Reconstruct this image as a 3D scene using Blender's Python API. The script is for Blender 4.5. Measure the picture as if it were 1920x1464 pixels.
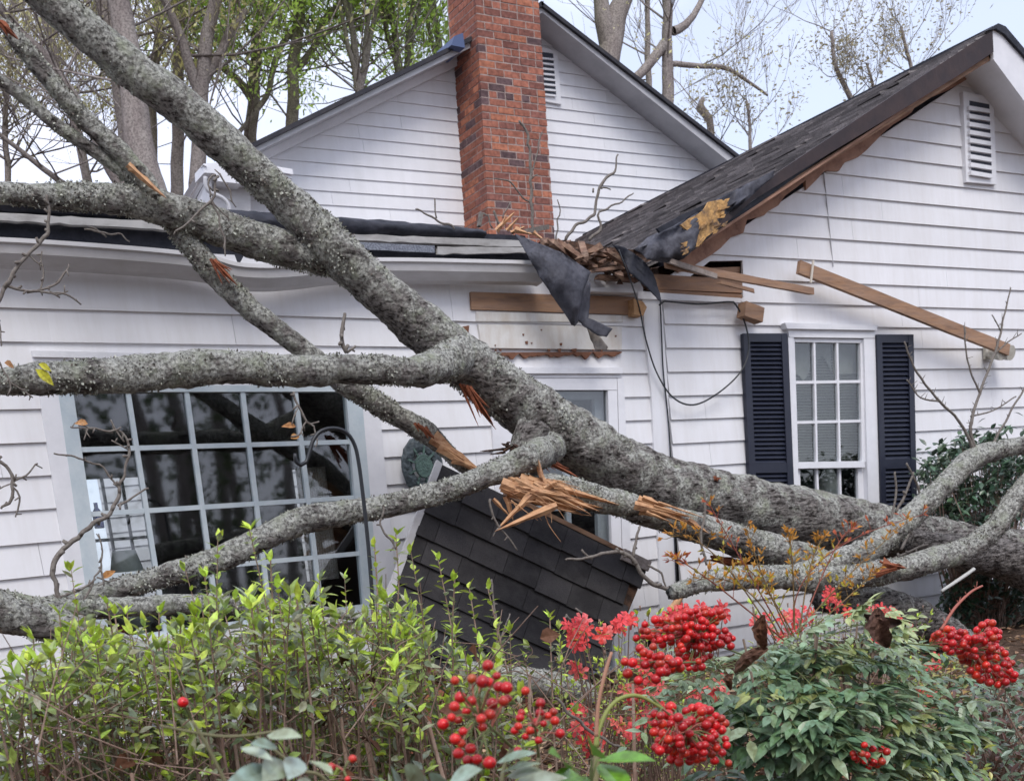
import bpy, math, random
from mathutils import Vector, Matrix, noise
R = random.Random(7)
sc = bpy.context.scene
for o in list(bpy.data.objects): bpy.data.objects.remove(o)
# ------------------------------------------------------------------ camera
F = 2200.0; W = 1920.0; H = 1464.0; PY = 1580.12; D = 7.26; ZC = 1.3
yaw, pit, roll = 0.53089152, -0.22964721, -0.10147405
fw = Vector((math.sin(yaw)*math.cos(pit), math.cos(yaw)*math.cos(pit), math.sin(pit)))
r0 = Vector((math.cos(yaw), -math.sin(yaw), 0)); u0 = r0.cross(fw)
rt = r0*math.cos(roll)+u0*math.sin(roll); up = -r0*math.sin(roll)+u0*math.cos(roll)
CAM = Vector((0, -D, ZC))
cd = bpy.data.cameras.new('camera'); cam = bpy.data.objects.new('camera', cd)
sc.collection.objects.link(cam)
cam.matrix_world = Matrix(((rt.x, up.x, -fw.x, CAM.x), (rt.y, up.y, -fw.y, CAM.y), (rt.z, up.z, -fw.z, CAM.z), (0, 0, 0, 1)))
cd.sensor_width = 36; cd.lens = F/W*36; cd.shift_x = 0; cd.shift_y = (PY-H/2)/W
cd.dof.use_dof = True; cd.dof.focus_distance = 4.2; cd.dof.aperture_fstop = 10; cd.clip_start = 0.05; cd.clip_end = 800
sc.camera = cam
# ------------------------------------------------------------------ sky, sun, exposure
SUN_EL, SUN_AZ = math.radians(52), math.radians(200)     # azimuth measured from +Y clockwise
wd = bpy.data.worlds.new("World"); sc.world = wd; wd.use_nodes = True
nt = wd.node_tree; nt.nodes.clear()
out = nt.nodes.new('ShaderNodeOutputWorld'); bg = nt.nodes.new('ShaderNodeBackground')
sky = nt.nodes.new('ShaderNodeTexSky'); sky.sky_type = 'NISHITA'; sky.sun_disc = False
sky.sun_elevation = SUN_EL; sky.sun_rotation = SUN_AZ; sky.air_density = 1.0; sky.dust_density = 1.5
tc = nt.nodes.new('ShaderNodeTexCoord'); mp = nt.nodes.new('ShaderNodeMapping'); mp.inputs['Scale'].default_value = (1, 1, 2.2)
nz = nt.nodes.new('ShaderNodeTexNoise'); nz.inputs['Scale'].default_value = 2.6; nz.inputs['Detail'].default_value = 9; nz.inputs['Roughness'].default_value = .5
nz.inputs['Distortion'].default_value = .5
rmp = nt.nodes.new('ShaderNodeValToRGB'); rmp.color_ramp.elements[0].position = .36; rmp.color_ramp.elements[1].position = .62
rmp.color_ramp.elements[0].color = (.50, .50, .50, 1); rmp.color_ramp.elements[1].color = (.96, .96, .96, 1)
cl = nt.nodes.new('ShaderNodeMixRGB'); cl.inputs['Color2'].default_value = (6.7, 7.0, 8.4, 1)
nt.links.new(tc.outputs['Generated'], mp.inputs['Vector']); nt.links.new(mp.outputs['Vector'], nz.inputs['Vector'])
nt.links.new(nz.outputs['Fac'], rmp.inputs['Fac']); nt.links.new(rmp.outputs['Color'], cl.inputs['Fac'])
nt.links.new(sky.outputs['Color'], cl.inputs['Color1']); nt.links.new(cl.outputs['Color'], bg.inputs['Color'])
nt.links.new(bg.outputs['Background'], out.inputs['Surface'])
bg.inputs['Strength'].default_value = 0.1
sl = bpy.data.lights.new('sun', 'SUN'); sl.energy = 1.1; sl.angle = math.radians(28); sl.color = (1, .96, .9)
so = bpy.data.objects.new('sun', sl); sc.collection.objects.link(so)
sd = Vector((math.sin(SUN_AZ)*math.cos(SUN_EL), math.cos(SUN_AZ)*math.cos(SUN_EL), math.sin(SUN_EL)))
so.rotation_euler = sd.to_track_quat('Z', 'Y').to_euler(); so.location = (0, -20, 30)
sc.view_settings.view_transform = 'Standard'; sc.view_settings.look = 'None'
sc.view_settings.exposure = 0.9; sc.view_settings.gamma = 1; sc.view_settings.use_curve_mapping = False
sc.cycles.max_bounces = 6; sc.cycles.transparent_max_bounces = 12

# ------------------------------------------------------------------ pixel helpers (photo pixels, 1920 wide)
def ray(x, y): return rt*((x-960)/F)+up*((PY-y)/F)+fw
def P(x, y, Y=0.0):                       # point seen at pixel x,y on the vertical plane at depth Y
    d = ray(x, y); return CAM+d*((Y+D)/d.y)
def PZ(x, y, z):
    d = ray(x, y); return CAM+d*((z-ZC)/d.z)
def zd(p): return (p-CAM).dot(fw)
def px(p):
    v = p-CAM; z = v.dot(fw); return 960+F*v.dot(rt)/z, PY-F*v.dot(up)/z

# ------------------------------------------------------------------ mesh builder
ORG = {}
def prop(o, label=None, cat=None, group=None, kind=None, category=None):
    cat = cat or category
    if label: o['label'] = label
    if cat: o['category'] = cat
    if group: o['group'] = group
    if kind: o['kind'] = kind
    return o
def thing(name, loc, label, cat, group=None):
    o = bpy.data.objects.new(name, None); sc.collection.objects.link(o); o.location = loc; o.empty_display_size = .2
    ORG[o.name] = Vector(loc); return prop(o, label, cat, group)
class MB:
    def __init__(s): s.v = []; s.f = []; s.c = []
    def add(s, vs, fs, col=(.5, .5, .5)):
        n = len(s.v); s.v += [tuple(v) for v in vs]; s.c += [col]*len(vs)
        s.f += [tuple(i+n for i in f) for f in fs]
    def build(s, name, mat, parent=None, smooth=False, **kw):
        if parent is not None: org = ORG[parent.name]
        elif kw.get('kind') == 'structure' or not s.v: org = Vector((0, 0, 0))
        else:
            xs = [v[0] for v in s.v]; ys = [v[1] for v in s.v]; zs = [v[2] for v in s.v]
            org = Vector(((min(xs)+max(xs))/2, (min(ys)+max(ys))/2, min(zs)))
        me = bpy.data.meshes.new(name)
        me.from_pydata([(v[0]-org.x, v[1]-org.y, v[2]-org.z) for v in s.v], [], s.f)
        me.materials.append(mat)
        ca = me.color_attributes.new('col', 'FLOAT_COLOR', 'POINT')
        flat = []
        for c in s.c: flat += [c[0], c[1], c[2], 1.0]
        ca.data.foreach_set('color', flat)
        if smooth: me.polygons.foreach_set('use_smooth', [True]*len(me.polygons))
        me.update()
        o = bpy.data.objects.new(name, me); sc.collection.objects.link(o)
        if parent is not None: o.parent = parent
        else: o.location = org
        ORG[o.name] = org
        return prop(o, **kw)
    def prism(s, front, back, col=(.5, .5, .5)):
        n = len(front); vs = list(front)+list(back)
        fs = [tuple(range(n)), tuple(range(2*n-1, n-1, -1))]+[(i, i+n, (i+1) % n+n, (i+1) % n) for i in range(n)]
        s.add(vs, fs, col)
    def slab(s, pts, Y, t, col=(.5, .5, .5)):   # pixel polygon standing at depth Y, t thick (towards the back)
        fr = [P(p[0], p[1], p[2] if len(p) > 2 else Y) for p in pts]
        s.prism(fr, [v+Vector((0, t, 0)) for v in fr], col)
    def box(s, a, b, col=(.5, .5, .5)):
        x0, y0, z0 = a; x1, y1, z1 = b
        s.add([(x0, y0, z0), (x1, y0, z0), (x1, y1, z0), (x0, y1, z0), (x0, y0, z1), (x1, y0, z1), (x1, y1, z1), (x0, y1, z1)],
              [(3, 2, 1, 0), (4, 5, 6, 7), (0, 1, 5, 4), (1, 2, 6, 5), (2, 3, 7, 6), (3, 0, 4, 7)], col)
    def beam(s, a, b, w, h, col=(.5, .5, .5), jag=0, upv=Vector((0, 0, 1))):   # rectangular stick from a to b
        d = (b-a).normalized(); x = d.cross(upv)
        if x.length < 1e-3: x = Vector((1, 0, 0))
        x.normalize(); y = x.cross(d)
        vs = []
        for p, j in ((a, 1), (b, 1)):
            for sx, sy in ((-1, -1), (1, -1), (1, 1), (-1, 1)):
                vs.append(p+x*sx*w/2+y*sy*h/2+d*(R.uniform(-jag, jag)))
        s.add(vs, [(3, 2, 1, 0), (4, 5, 6, 7), (0, 1, 5, 4), (1, 2, 6, 5), (2, 3, 7, 6), (3, 0, 4, 7)], col)
    def tube(s, pts, rad, n=8, amp=0.0, fq=8.0, col=(.5, .5, .5), cfun=None, cap=True, jag=0.0):
        rings = []; N = len(pts)
        t0 = (pts[1]-pts[0]).normalized(); x = t0.orthogonal().normalized()
        base = len(s.v)
        for i, p in enumerate(pts):
            t = (pts[min(i+1, N-1)]-pts[max(i-1, 0)])
            if t.length < 1e-9: t = t0
            t.normalize(); x = (x-t*x.dot(t)); x = x.normalized() if x.length > 1e-6 else t.orthogonal().normalized()
            y = t.cross(x)
            for k in range(n):
                a = 2*math.pi*k/n; dr = x*math.cos(a)+y*math.sin(a); rr = rad[i]
                if amp:
                    q = p+dr*rad[i]
                    rr *= 1+amp*(.9*noise.noise(q*fq*.38)+noise.noise(q*fq)+.55*noise.noise(q*fq*3.1)+.35*noise.noise(q*fq*7.3))
                q = p+dr*rr
                if jag and i in (0, N-1): q = q+t*R.uniform(-jag, jag)
                s.v.append(tuple(q)); s.c.append(cfun(i/(N-1), dr) if cfun else col)
        for i in range(N-1):
            for k in range(n):
                a = base+i*n+k; b = base+i*n+(k+1) % n
                s.f.append((a, b, b+n, a+n))
        if cap: s.f.append(tuple(base+k for k in range(n-1, -1, -1))); s.f.append(tuple(base+(N-1)*n+k for k in range(n)))
def spline(pts, step):                         # Catmull-Rom through tuples
    out = []
    for i in range(len(pts)-1):
        p0 = pts[max(i-1, 0)]; p1 = pts[i]; p2 = pts[i+1]; p3 = pts[min(i+2, len(pts)-1)]
        L = math.dist(p1[:2], p2[:2]); m = max(1, int(L/step))
        for j in range(m):
            t = j/m
            out.append(tuple(.5*(2*b+(c-a)*t+(2*a-5*b+4*c-d)*t*t+(3*b-a-3*c+d)*t**3) for a, b, c, d in zip(p0, p1, p2, p3)))
    out.append(tuple(pts[-1])); return out
def limb_path(pts, Y, step=8, wob=0):                # pts: (x, y, r_px[, Y]) in photo pixels
    q = [(a[0], a[1], a[2], a[3] if len(a) > 3 else Y) for a in pts]
    ps, rs = [], []
    for k, (x, y, r, yy) in enumerate(spline(q, step)):
        p = P(x, y, yy)
        if wob: p = p+Vector((noise.noise(Vector((k*.35, x*.01, 1))), 0, noise.noise(Vector((k*.35, y*.01, 9)))))*wob
        ps.append(p); rs.append(max(r, .3)*zd(p)/F)
    return ps, rs

# ------------------------------------------------------------------ materials
MATS = {}
def mat(name, col, rough=.6, spec=.3, attr=False, n1=None, n2=None, bump=None, metal=0, coat=0):
    """n1=(scale, colour, amount): blotches of another colour; bump=(scale, strength, distance)"""
    if name in MATS: return MATS[name]
    m = bpy.data.materials.new(name); m.use_nodes = True; t = m.node_tree; b = t.nodes['Principled BSDF']
    b.inputs['Roughness'].default_value = rough; b.inputs['Specular IOR Level'].default_value = spec; b.inputs['Metallic'].default_value = metal
    b.inputs['Coat Weight'].default_value = coat
    tcn = t.nodes.new('ShaderNodeTexCoord')
    if attr:
        a = t.nodes.new('ShaderNodeAttribute'); a.attribute_name = 'col'; cur = a.outputs['Color']
    else:
        c = t.nodes.new('ShaderNodeRGB'); c.outputs[0].default_value = (*col, 1); cur = c.outputs[0]
    for nn in (n1, n2):
        if not nn: continue
        sc_, c2, am = nn[:3]
        z = t.nodes.new('ShaderNodeTexNoise'); z.inputs['Scale'].default_value = sc_; z.inputs['Detail'].default_value = 6; z.inputs['Roughness'].default_value = .62
        if len(nn) > 3:
            mpn = t.nodes.new('ShaderNodeMapping'); mpn.inputs['Scale'].default_value = nn[3]
            t.links.new(tcn.outputs['Object'], mpn.inputs['Vector']); t.links.new(mpn.outputs['Vector'], z.inputs['Vector'])
        else: t.links.new(tcn.outputs['Object'], z.inputs['Vector'])
        rp = t.nodes.new('ShaderNodeMapRange'); rp.inputs['From Min'].default_value = .42; rp.inputs['From Max'].default_value = .68
        rp.inputs['To Max'].default_value = am
        t.links.new(z.outputs['Fac'], rp.inputs['Value'])
        mx = t.nodes.new('ShaderNodeMixRGB'); mx.inputs['Color2'].default_value = (*c2, 1)
        t.links.new(rp.outputs['Result'], mx.inputs['Fac']); t.links.new(cur, mx.inputs['Color1']); cur = mx.outputs['Color']
    t.links.new(cur, b.inputs['Base Color'])
    if bump:
        z = t.nodes.new('ShaderNodeTexNoise'); z.inputs['Scale'].default_value = bump[0]; z.inputs['Detail'].default_value = 5
        if len(bump) > 3:
            mpn = t.nodes.new('ShaderNodeMapping'); mpn.inputs['Scale'].default_value = bump[3]
            t.links.new(tcn.outputs['Object'], mpn.inputs['Vector']); t.links.new(mpn.outputs['Vector'], z.inputs['Vector'])
        else: t.links.new(tcn.outputs['Object'], z.inputs['Vector'])
        bp = t.nodes.new('ShaderNodeBump'); bp.inputs['Strength'].default_value = bump[1]; bp.inputs['Distance'].default_value = bump[2]
        t.links.new(z.outputs['Fac'], bp.inputs['Height']); t.links.new(bp.outputs['Normal'], b.inputs['Normal'])
    MATS[name] = m; return m
def leafmat(name, rough=.38, spec=.45, trans=.25):
    m = bpy.data.materials.new(name); m.use_nodes = True; t = m.node_tree; b = t.nodes['Principled BSDF']
    a = t.nodes.new('ShaderNodeAttribute'); a.attribute_name = 'col'
    b.inputs['Roughness'].default_value = rough; b.inputs['Specular IOR Level'].default_value = spec
    tcn = t.nodes.new('ShaderNodeTexCoord'); z = t.nodes.new('ShaderNodeTexNoise'); z.inputs['Scale'].default_value = 70; z.inputs['Detail'].default_value = 5; t.links.new(tcn.outputs['Object'], z.inputs['Vector'])
    rp = t.nodes.new('ShaderNodeValToRGB'); rp.color_ramp.elements[0].position = .36; rp.color_ramp.elements[1].position = .60; rp.color_ramp.elements[0].color = (.66, .60, .50, 1); rp.color_ramp.elements[1].color = (1.08, 1.08, 1.05, 1)
    mu_ = t.nodes.new('ShaderNodeMixRGB'); mu_.blend_type = 'MULTIPLY'; mu_.inputs['Fac'].default_value = 1; t.links.new(z.outputs['Fac'], rp.inputs['Fac']); t.links.new(a.outputs['Color'], mu_.inputs['Color1']); t.links.new(rp.outputs['Color'], mu_.inputs['Color2'])
    t.links.new(mu_.outputs['Color'], b.inputs['Base Color'])
    tr = t.nodes.new('ShaderNodeBsdfTranslucent'); t.links.new(mu_.outputs['Color'], tr.inputs['Color'])
    mx = t.nodes.new('ShaderNodeMixShader'); mx.inputs['Fac'].default_value = trans
    t.links.new(b.outputs['BSDF'], mx.inputs[1]); t.links.new(tr.outputs['BSDF'], mx.inputs[2])
    t.links.new(mx.outputs['Shader'], t.nodes['Material Output'].inputs['Surface'])
    MATS[name] = m; return m
WHITE = mat('white_paint', (.78, .78, .78), .5, .3, attr=True, n1=(1.1, (.66, .65, .65), .45), n2=(9, (.60, .58, .56), .30, (1.6, 1, .18)), bump=(40, .12, .01, (1, 1, .3)))
WHITE2 = mat('white_siding_far', (.75, .77, .80), .5, .3, attr=True, n1=(.8, (.64, .66, .70), .5), n2=(7, (.60, .60, .60), .25, (1.5, 1, .2)), bump=(30, .1, .01))
TRIMW = mat('white_trim', (.76, .76, .79), .45, .35, n1=(6, (.58, .59, .62), .4), bump=(50, .1, .01))
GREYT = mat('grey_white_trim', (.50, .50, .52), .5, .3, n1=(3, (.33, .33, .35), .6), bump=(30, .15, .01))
BLUET = mat('pale_blue_trim', (.54, .60, .63), .45, .35, n1=(8, (.34, .43, .49), .5), bump=(60, .12, .01))
GUTW = mat('gutter_white', (.60, .59, .60), .35, .4, n1=(2.5, (.46, .45, .45), .7), n2=(14, (.35, .33, .30), .35, (.3, 1, 1)))
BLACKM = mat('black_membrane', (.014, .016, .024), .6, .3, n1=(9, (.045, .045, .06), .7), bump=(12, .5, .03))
FELT = mat('torn_felt', (.06, .062, .078), .75, .3, n1=(7, (.14, .14, .165), .8), n2=(30, (.025, .025, .035), .6), bump=(25, .4, .012))
SHUT = mat('shutter_navy', (.012, .015, .03), .42, .4, n1=(6, (.025, .028, .045), .6))
IRON = mat('black_iron', (.012, .014, .018), .4, .5)
RAKE = mat('dark_rake_board', (.034, .024, .026), .6, .3, n1=(5, (.065, .04, .036), .6, (1, 1, 1)), bump=(20, .3, .01))
RAWW = mat('weathered_raw_wood', (.34, .22, .155), .8, .15, n1=(4, (.15, .09, .065), .8, (.4, 1, 3)), n2=(40, (.40, .23, .13), .6, (.15, 1, 1)), bump=(50, .4, .01, (.2, 1, 1)))
SPLW = mat('fresh_splintered_wood', (.52, .29, .15), .75, .2, n1=(13, (.22, .09, .05), .9), n2=(50, (.66, .43, .26), .6, (.25, 1, 1)), bump=(70, .6, .01, (.3, 1, 1)))
SHEATH = mat('torn_sheathing', (.56, .33, .13), .8, .2, n1=(12, (.07, .055, .055), 1.0, (1, 1, 1)), bump=(40, .6, .02))
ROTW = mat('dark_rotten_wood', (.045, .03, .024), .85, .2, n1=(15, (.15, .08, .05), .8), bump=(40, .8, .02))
PEEL = mat('peeled_brown_patch', (.20, .095, .06), .8, .2, n1=(30, (.12, .055, .035), .7))
CREAM = mat('old_cream_paint', (.70, .69, .67), .6, .3, n1=(5, (.56, .52, .46), .7), n2=(20, (.45, .36, .28), .35, (1, 1, .3)))
LOUV = mat('dark_vent', (.05, .055, .075), .6, .3)
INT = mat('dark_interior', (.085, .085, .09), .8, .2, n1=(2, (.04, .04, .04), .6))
def glass():
    m = bpy.data.materials.new('window_glass'); m.use_nodes = True; t = m.node_tree; t.nodes.clear()
    o = t.nodes.new('ShaderNodeOutputMaterial'); mx = t.nodes.new('ShaderNodeMixShader'); tr = t.nodes.new('ShaderNodeBsdfTransparent')
    gl = t.nodes.new('ShaderNodeBsdfGlossy'); gl.inputs['Roughness'].default_value = .03; _ = 0
    tr.inputs['Color'].default_value = (.80, .83, .84, 1)
    tcn = t.nodes.new('ShaderNodeTexCoord'); z = t.nodes.new('ShaderNodeTexNoise'); z.inputs['Scale'].default_value = 2.5
    bp = t.nodes.new('ShaderNodeBump'); bp.inputs['Strength'].default_value = .05; bp.inputs['Distance'].default_value = .004
    t.links.new(tcn.outputs['Object'], z.inputs['Vector']); t.links.new(z.outputs['Fac'], bp.inputs['Height']); t.links.new(bp.outputs['Normal'], gl.inputs['Normal'])
    mx.inputs['Fac'].default_value = .085; t.links.new(tr.outputs['BSDF'], mx.inputs[1]); t.links.new(gl.outputs['BSDF'], mx.inputs[2])
    t.links.new(mx.outputs['Shader'], o.inputs['Surface']); return m
GLASS = glass()
def brickmat():
    m = bpy.data.materials.new('red_brick'); m.use_nodes = True; t = m.node_tree; b = t.nodes['Principled BSDF']; b.inputs['Roughness'].default_value = .85
    b.inputs['Specular IOR Level'].default_value = .2
    a = t.nodes.new('ShaderNodeAttribute'); a.attribute_name = 'col'
    tcn = t.nodes.new('ShaderNodeTexCoord'); z = t.nodes.new('ShaderNodeTexNoise'); z.inputs['Scale'].default_value = 26; z.inputs['Detail'].default_value = 6
    t.links.new(tcn.outputs['Object'], z.inputs['Vector'])
    mx = t.nodes.new('ShaderNodeMixRGB'); mx.blend_type = 'MULTIPLY'; mx.inputs['Fac'].default_value = .75
    rp = t.nodes.new('ShaderNodeValToRGB'); rp.color_ramp.elements[0].position = .3; rp.color_ramp.elements[1].position = .65
    rp.color_ramp.elements[0].color = (.45, .42, .42, 1); rp.color_ramp.elements[1].color = (1.15, 1.1, 1.05, 1)
    t.links.new(z.outputs['Fac'], rp.inputs['Fac']); t.links.new(a.outputs['Color'], mx.inputs['Color1']); t.links.new(rp.outputs['Color'], mx.inputs['Color2'])
    t.links.new(mx.outputs['Color'], b.inputs['Base Color'])
    bp = t.nodes.new('ShaderNodeBump'); bp.inputs['Strength'].default_value = .5; bp.inputs['Distance'].default_value = .01
    t.links.new(z.outputs['Fac'], bp.inputs['Height']); t.links.new(bp.outputs['Normal'], b.inputs['Normal'])
    return m
BRICK = brickmat()
SHING = mat('asphalt_shingle', (.1, .1, .1), .9, .15, attr=True, n1=(120, (.02, .02, .022), .5), n2=(9, (.09, .085, .085), .4), bump=(160, .5, .01))
def barkmat():
    m = bpy.data.materials.new('lichen_bark'); m.use_nodes = True; t = m.node_tree; b = t.nodes['Principled BSDF']
    b.inputs['Roughness'].default_value = .9; b.inputs['Specular IOR Level'].default_value = .15
    L = t.links.new; N = t.nodes.new
    tcn = N('ShaderNodeTexCoord'); a = N('ShaderNodeAttribute'); a.attribute_name = 'col'; sx = N('ShaderNodeSeparateColor'); L(a.outputs['Color'], sx.inputs['Color'])
    def nz(s, d=6, r=.65):
        z = N('ShaderNodeTexNoise'); z.inputs['Scale'].default_value = s; z.inputs['Detail'].default_value = d; z.inputs['Roughness'].default_value = r
        L(tcn.outputs['Object'], z.inputs['Vector']); return z.outputs['Fac']
    def ramp(fac, lo, hi):
        r_ = N('ShaderNodeMapRange'); r_.inputs['From Min'].default_value = lo; r_.inputs['From Max'].default_value = hi; L(fac, r_.inputs['Value']); return r_.outputs['Result']
    def mix(f, c1, c2):
        x = N('ShaderNodeMixRGB'); L(f, x.inputs['Fac'])
        for i, c in ((1, c1), (2, c2)):
            if isinstance(c, tuple): x.inputs[i].default_value = (*c, 1)
            else: L(c, x.inputs[i])
        return x.outputs['Color']
    mpn = N('ShaderNodeMapping'); mpn.inputs['Rotation'].default_value = (0, math.radians(-14), 0); mpn.inputs['Scale'].default_value = (.22, 1, 1)
    L(tcn.outputs['Object'], mpn.inputs['Vector']); fz = N('ShaderNodeTexNoise'); fz.inputs['Scale'].default_value = 55; fz.inputs['Detail'].default_value = 7; fz.inputs['Roughness'].default_value = .7
    L(mpn.outputs['Vector'], fz.inputs['Vector'])
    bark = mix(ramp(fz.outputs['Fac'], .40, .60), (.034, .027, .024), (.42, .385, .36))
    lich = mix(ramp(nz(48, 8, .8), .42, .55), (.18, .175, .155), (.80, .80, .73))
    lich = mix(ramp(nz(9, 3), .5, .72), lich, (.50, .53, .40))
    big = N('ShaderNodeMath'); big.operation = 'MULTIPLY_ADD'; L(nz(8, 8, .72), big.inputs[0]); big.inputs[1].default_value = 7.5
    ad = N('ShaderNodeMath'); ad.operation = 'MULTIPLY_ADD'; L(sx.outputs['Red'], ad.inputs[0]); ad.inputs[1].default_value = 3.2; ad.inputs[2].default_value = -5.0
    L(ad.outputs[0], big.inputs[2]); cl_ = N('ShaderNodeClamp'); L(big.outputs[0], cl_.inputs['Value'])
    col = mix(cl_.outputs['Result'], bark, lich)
    L(col, b.inputs['Base Color'])
    vo = N('ShaderNodeTexVoronoi'); vo.inputs['Scale'].default_value = 48; L(tcn.outputs['Object'], vo.inputs['Vector'])
    sm = N('ShaderNodeMath'); sm.operation = 'MULTIPLY_ADD'; L(nz(55, 8, .8), sm.inputs[0]); sm.inputs[1].default_value = 1.6; L(vo.outputs['Distance'], sm.inputs[2])
    bp = N('ShaderNodeBump'); bp.inputs['Strength'].default_value = 1.0; bp.inputs['Distance'].default_value = .028
    L(sm.outputs[0], bp.inputs['Height']); L(bp.outputs['Normal'], b.inputs['Normal'])
    return m
BARK = barkmat()
TWIG = mat('grey_twig', (.20, .18, .16), .85, .2, n1=(60, (.09, .07, .06), .8))
BGBARK = mat('background_bark', (.29, .25, .235), .9, .1, n1=(5, (.42, .38, .35), .8, (1, 1, .3)), n2=(30, (.05, .04, .035), .7), bump=(20, .6, .03, (1, 1, .3)))
LEAF = leafmat('leaf'); BGLEAF = leafmat('spring_leaf', .6, .2, .6); PETAL = leafmat('petal', .5, .3, .35); DRY = leafmat('dry_leaf', .75, .2, .1)
NLEAF = leafmat('nandina_leaf', .30, .6, .12)
BERRY = mat('red_berry', (.62, .008, .012), .30, .5, attr=True, n1=(90, (.30, .004, .008), .55), bump=(200, .15, .002), coat=.1)
STEM = mat('shrub_stem', (.20, .13, .10), .8, .2, n1=(50, (.34, .26, .21), .8))
NSTEM = mat('nandina_stem', (.2, .2, .1), .6, .3, attr=True)
FLAKE = mat('lichen_flakes', (.4, .4, .35), .9, .1, attr=True)

# ------------------------------------------------------------------ ground
def gz(x, Y):
    t = min(1, max(0, (Y+5.6)/4.1)); return .05+.42*t*t*(3-2*t)-.10*max(0, min(1, (x-5)/4))
g = MB(); xs = [-150, -60, -25, -12]+[-6+i*.25 for i in range(97)]+[24, 40, 80, 160]; ys = [-160, -60, -20]+[-8+.25*i for i in range(41)]+[6, 12, 30, 80, 200]
for Y in ys:
    for x in xs: g.v.append((x, Y, gz(x, Y)+(.05*noise.noise(Vector((x*1.3, Y*1.3, 0))) if -8 <= Y <= 2 else 0))); g.c.append((.5,)*3)
nx = len(xs)
for j in range(len(ys)-1):
    for i in range(nx-1): a = j*nx+i; g.f.append((a, a+1, a+1+nx, a+nx))
g.build('ground', mat('mulch_ground', (.085, .055, .038), .95, .1, n1=(18, (.20, .13, .09), .7), n2=(70, (.03, .02, .015), .7), bump=(60, .9, .03)), smooth=True, kind='structure')

# ------------------------------------------------------------------ clapboard walls
def clip(poly, a, b, c):                     # keep a*x+b*z+c >= 0
    out = []
    for i, p in enumerate(poly):
        q = poly[(i+1) % len(poly)]; dp = a*p[0]+b*p[1]+c; dq = a*q[0]+b*q[1]+c
        if dp >= 0: out.append(p)
        if dp*dq < 0: t = dp/(dp-dq); out.append((p[0]+(q[0]-p[0])*t, p[1]+(q[1]-p[1])*t))
    return out
def line(p, q):                              # half plane on the left of p->q (in x,z)
    a = -(q[1]-p[1]); b = q[0]-p[0]; return a, b, -(a*p[0]+b*p[1])
def xz(x, y, Y): p = P(x, y, Y); return (p.x, p.z)
def boards(mb, lines, X0, X1, Y, keep=(), holes=(), lip=.016, seed=1):
    br_ = random.Random(seed)
    """lines: list of ((xa,za),(xb,zb)) from top to bottom; holes: convex quads in x,z listed clockwise from top left"""
    def zat(l, x): (xa, za), (xb, zb) = l; return za+(zb-za)*(x-xa)/(xb-xa)
    for i in range(len(lines)-1):
        A, B = lines[i], lines[i+1]
        poly = [(X0, zat(B, X0)), (X1, zat(B, X1)), (X1, zat(A, X1)), (X0, zat(A, X0))]
        for k in keep: poly = clip(poly, *k)
        work = [poly]
        for hq in holes:
            tl, tr_, br, bl = hq; nw = []
            for pl in work:
                if len(pl) < 3: continue
                Lh = line(bl, tl); Rh = line(br, tr_); Th = line(tl, tr_); Bh = line(bl, br)
                nw.append(clip(pl, *Lh)); rest = clip(pl, *[-k for k in Lh])
                if len(rest) < 3: continue
                nw.append(clip(rest, *[-k for k in Rh])); rest = clip(rest, *Rh)
                if len(rest) < 3: continue
                nw.append(clip(rest, *Th)); rest = clip(rest, *[-k for k in Th])
                if len(rest) < 3: continue
                nw.append(clip(rest, *[-k for k in Bh]))
            work = nw
        xj = X0+br_.uniform(.3, 3.2); js = []
        while xj < X1: js.append(xj); xj += br_.uniform(2.2, 3.8)
        for xj in js:                        # butt joints between board lengths
            nw = []
            for pl in work:
                if len(pl) < 3: continue
                nw.append(clip(pl, -1, 0, xj-.0012)); nw.append(clip(pl, 1, 0, -xj-.0012))
            work = nw
        for pl in work:
            if len(pl) < 3: continue
            ar = abs(sum(pl[j][0]*pl[(j+1) % len(pl)][1]-pl[(j+1) % len(pl)][0]*pl[j][1] for j in range(len(pl))))/2
            if ar < 1e-4: continue
            fr = []; k_ = br_.uniform(.965, 1.03); cc_ = (.765*k_, .765*k_, .79*k_)
            for x, z in pl:
                zb_, zt = zat(B, x), zat(A, x); f = (z-zb_)/(zt-zb_)
                fr.append(Vector((x, Y-.003-lip*(1-f), z)))
            mb.prism(fr, [Vector((v.x, Y+.01, v.z)) for v in fr], cc_)
def hole(q, Y=0): return [xz(a, b, Y) for a, b in q]

# ================================================================== sunroom (low wing at the left)
p0 = P(700, 1300, 0)
sun = thing('sunroom', (p0.x, 0, .3), 'low white clapboard wing with broken flat roof, directly behind the fallen tree', 'house wing')
WIN = [(60, 657), (712, 672), (752, 1150), (142, 1210)]          # casing outer
DOOR = [(915, 689), (1168, 689), (1192, 1250), (950, 1250)]
la = [579+62.9*k for k in range(-1, 14)]; lb = [613+43.8*k for k in range(-1, 14)]
lines = [(xz(50, a, 0), xz(1200, b, 0)) for a, b in zip(la, lb)]
# the wide frieze boards at the top
lines[0] = (xz(50, 460, 0), xz(1200, 514, 0))
hs = [hole([(100, 672), (700, 682), (745, 1150), (180, 1215)]), hole([(940, 700), (1155, 700), (1180, 1260), (965, 1260)])]
w = MB(); xl = P(-500, 900, 0).x; xr = P(1222, 800, 0).x
boards(w, lines, xl, xr, 0, holes=hs)
w.build('wall', WHITE, sun)
# corner board
c = MB(); c.slab([(1203, 548), (1240, 552), (1253, 740), (1268, 1102), (1272, 1300), (1242, 1300), (1236, 1050), (1222, 740)], -.035, .05, (.755, .76, .795)); c.build('corner_board', WHITE, sun)
f_ = MB(); zf = lines[-1][0][1]
f_.box((xl, .012, gz(0, 0)-.5), (xr, .06, zf+.02)); f_.build('foundation', GREYT, sun)
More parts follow.
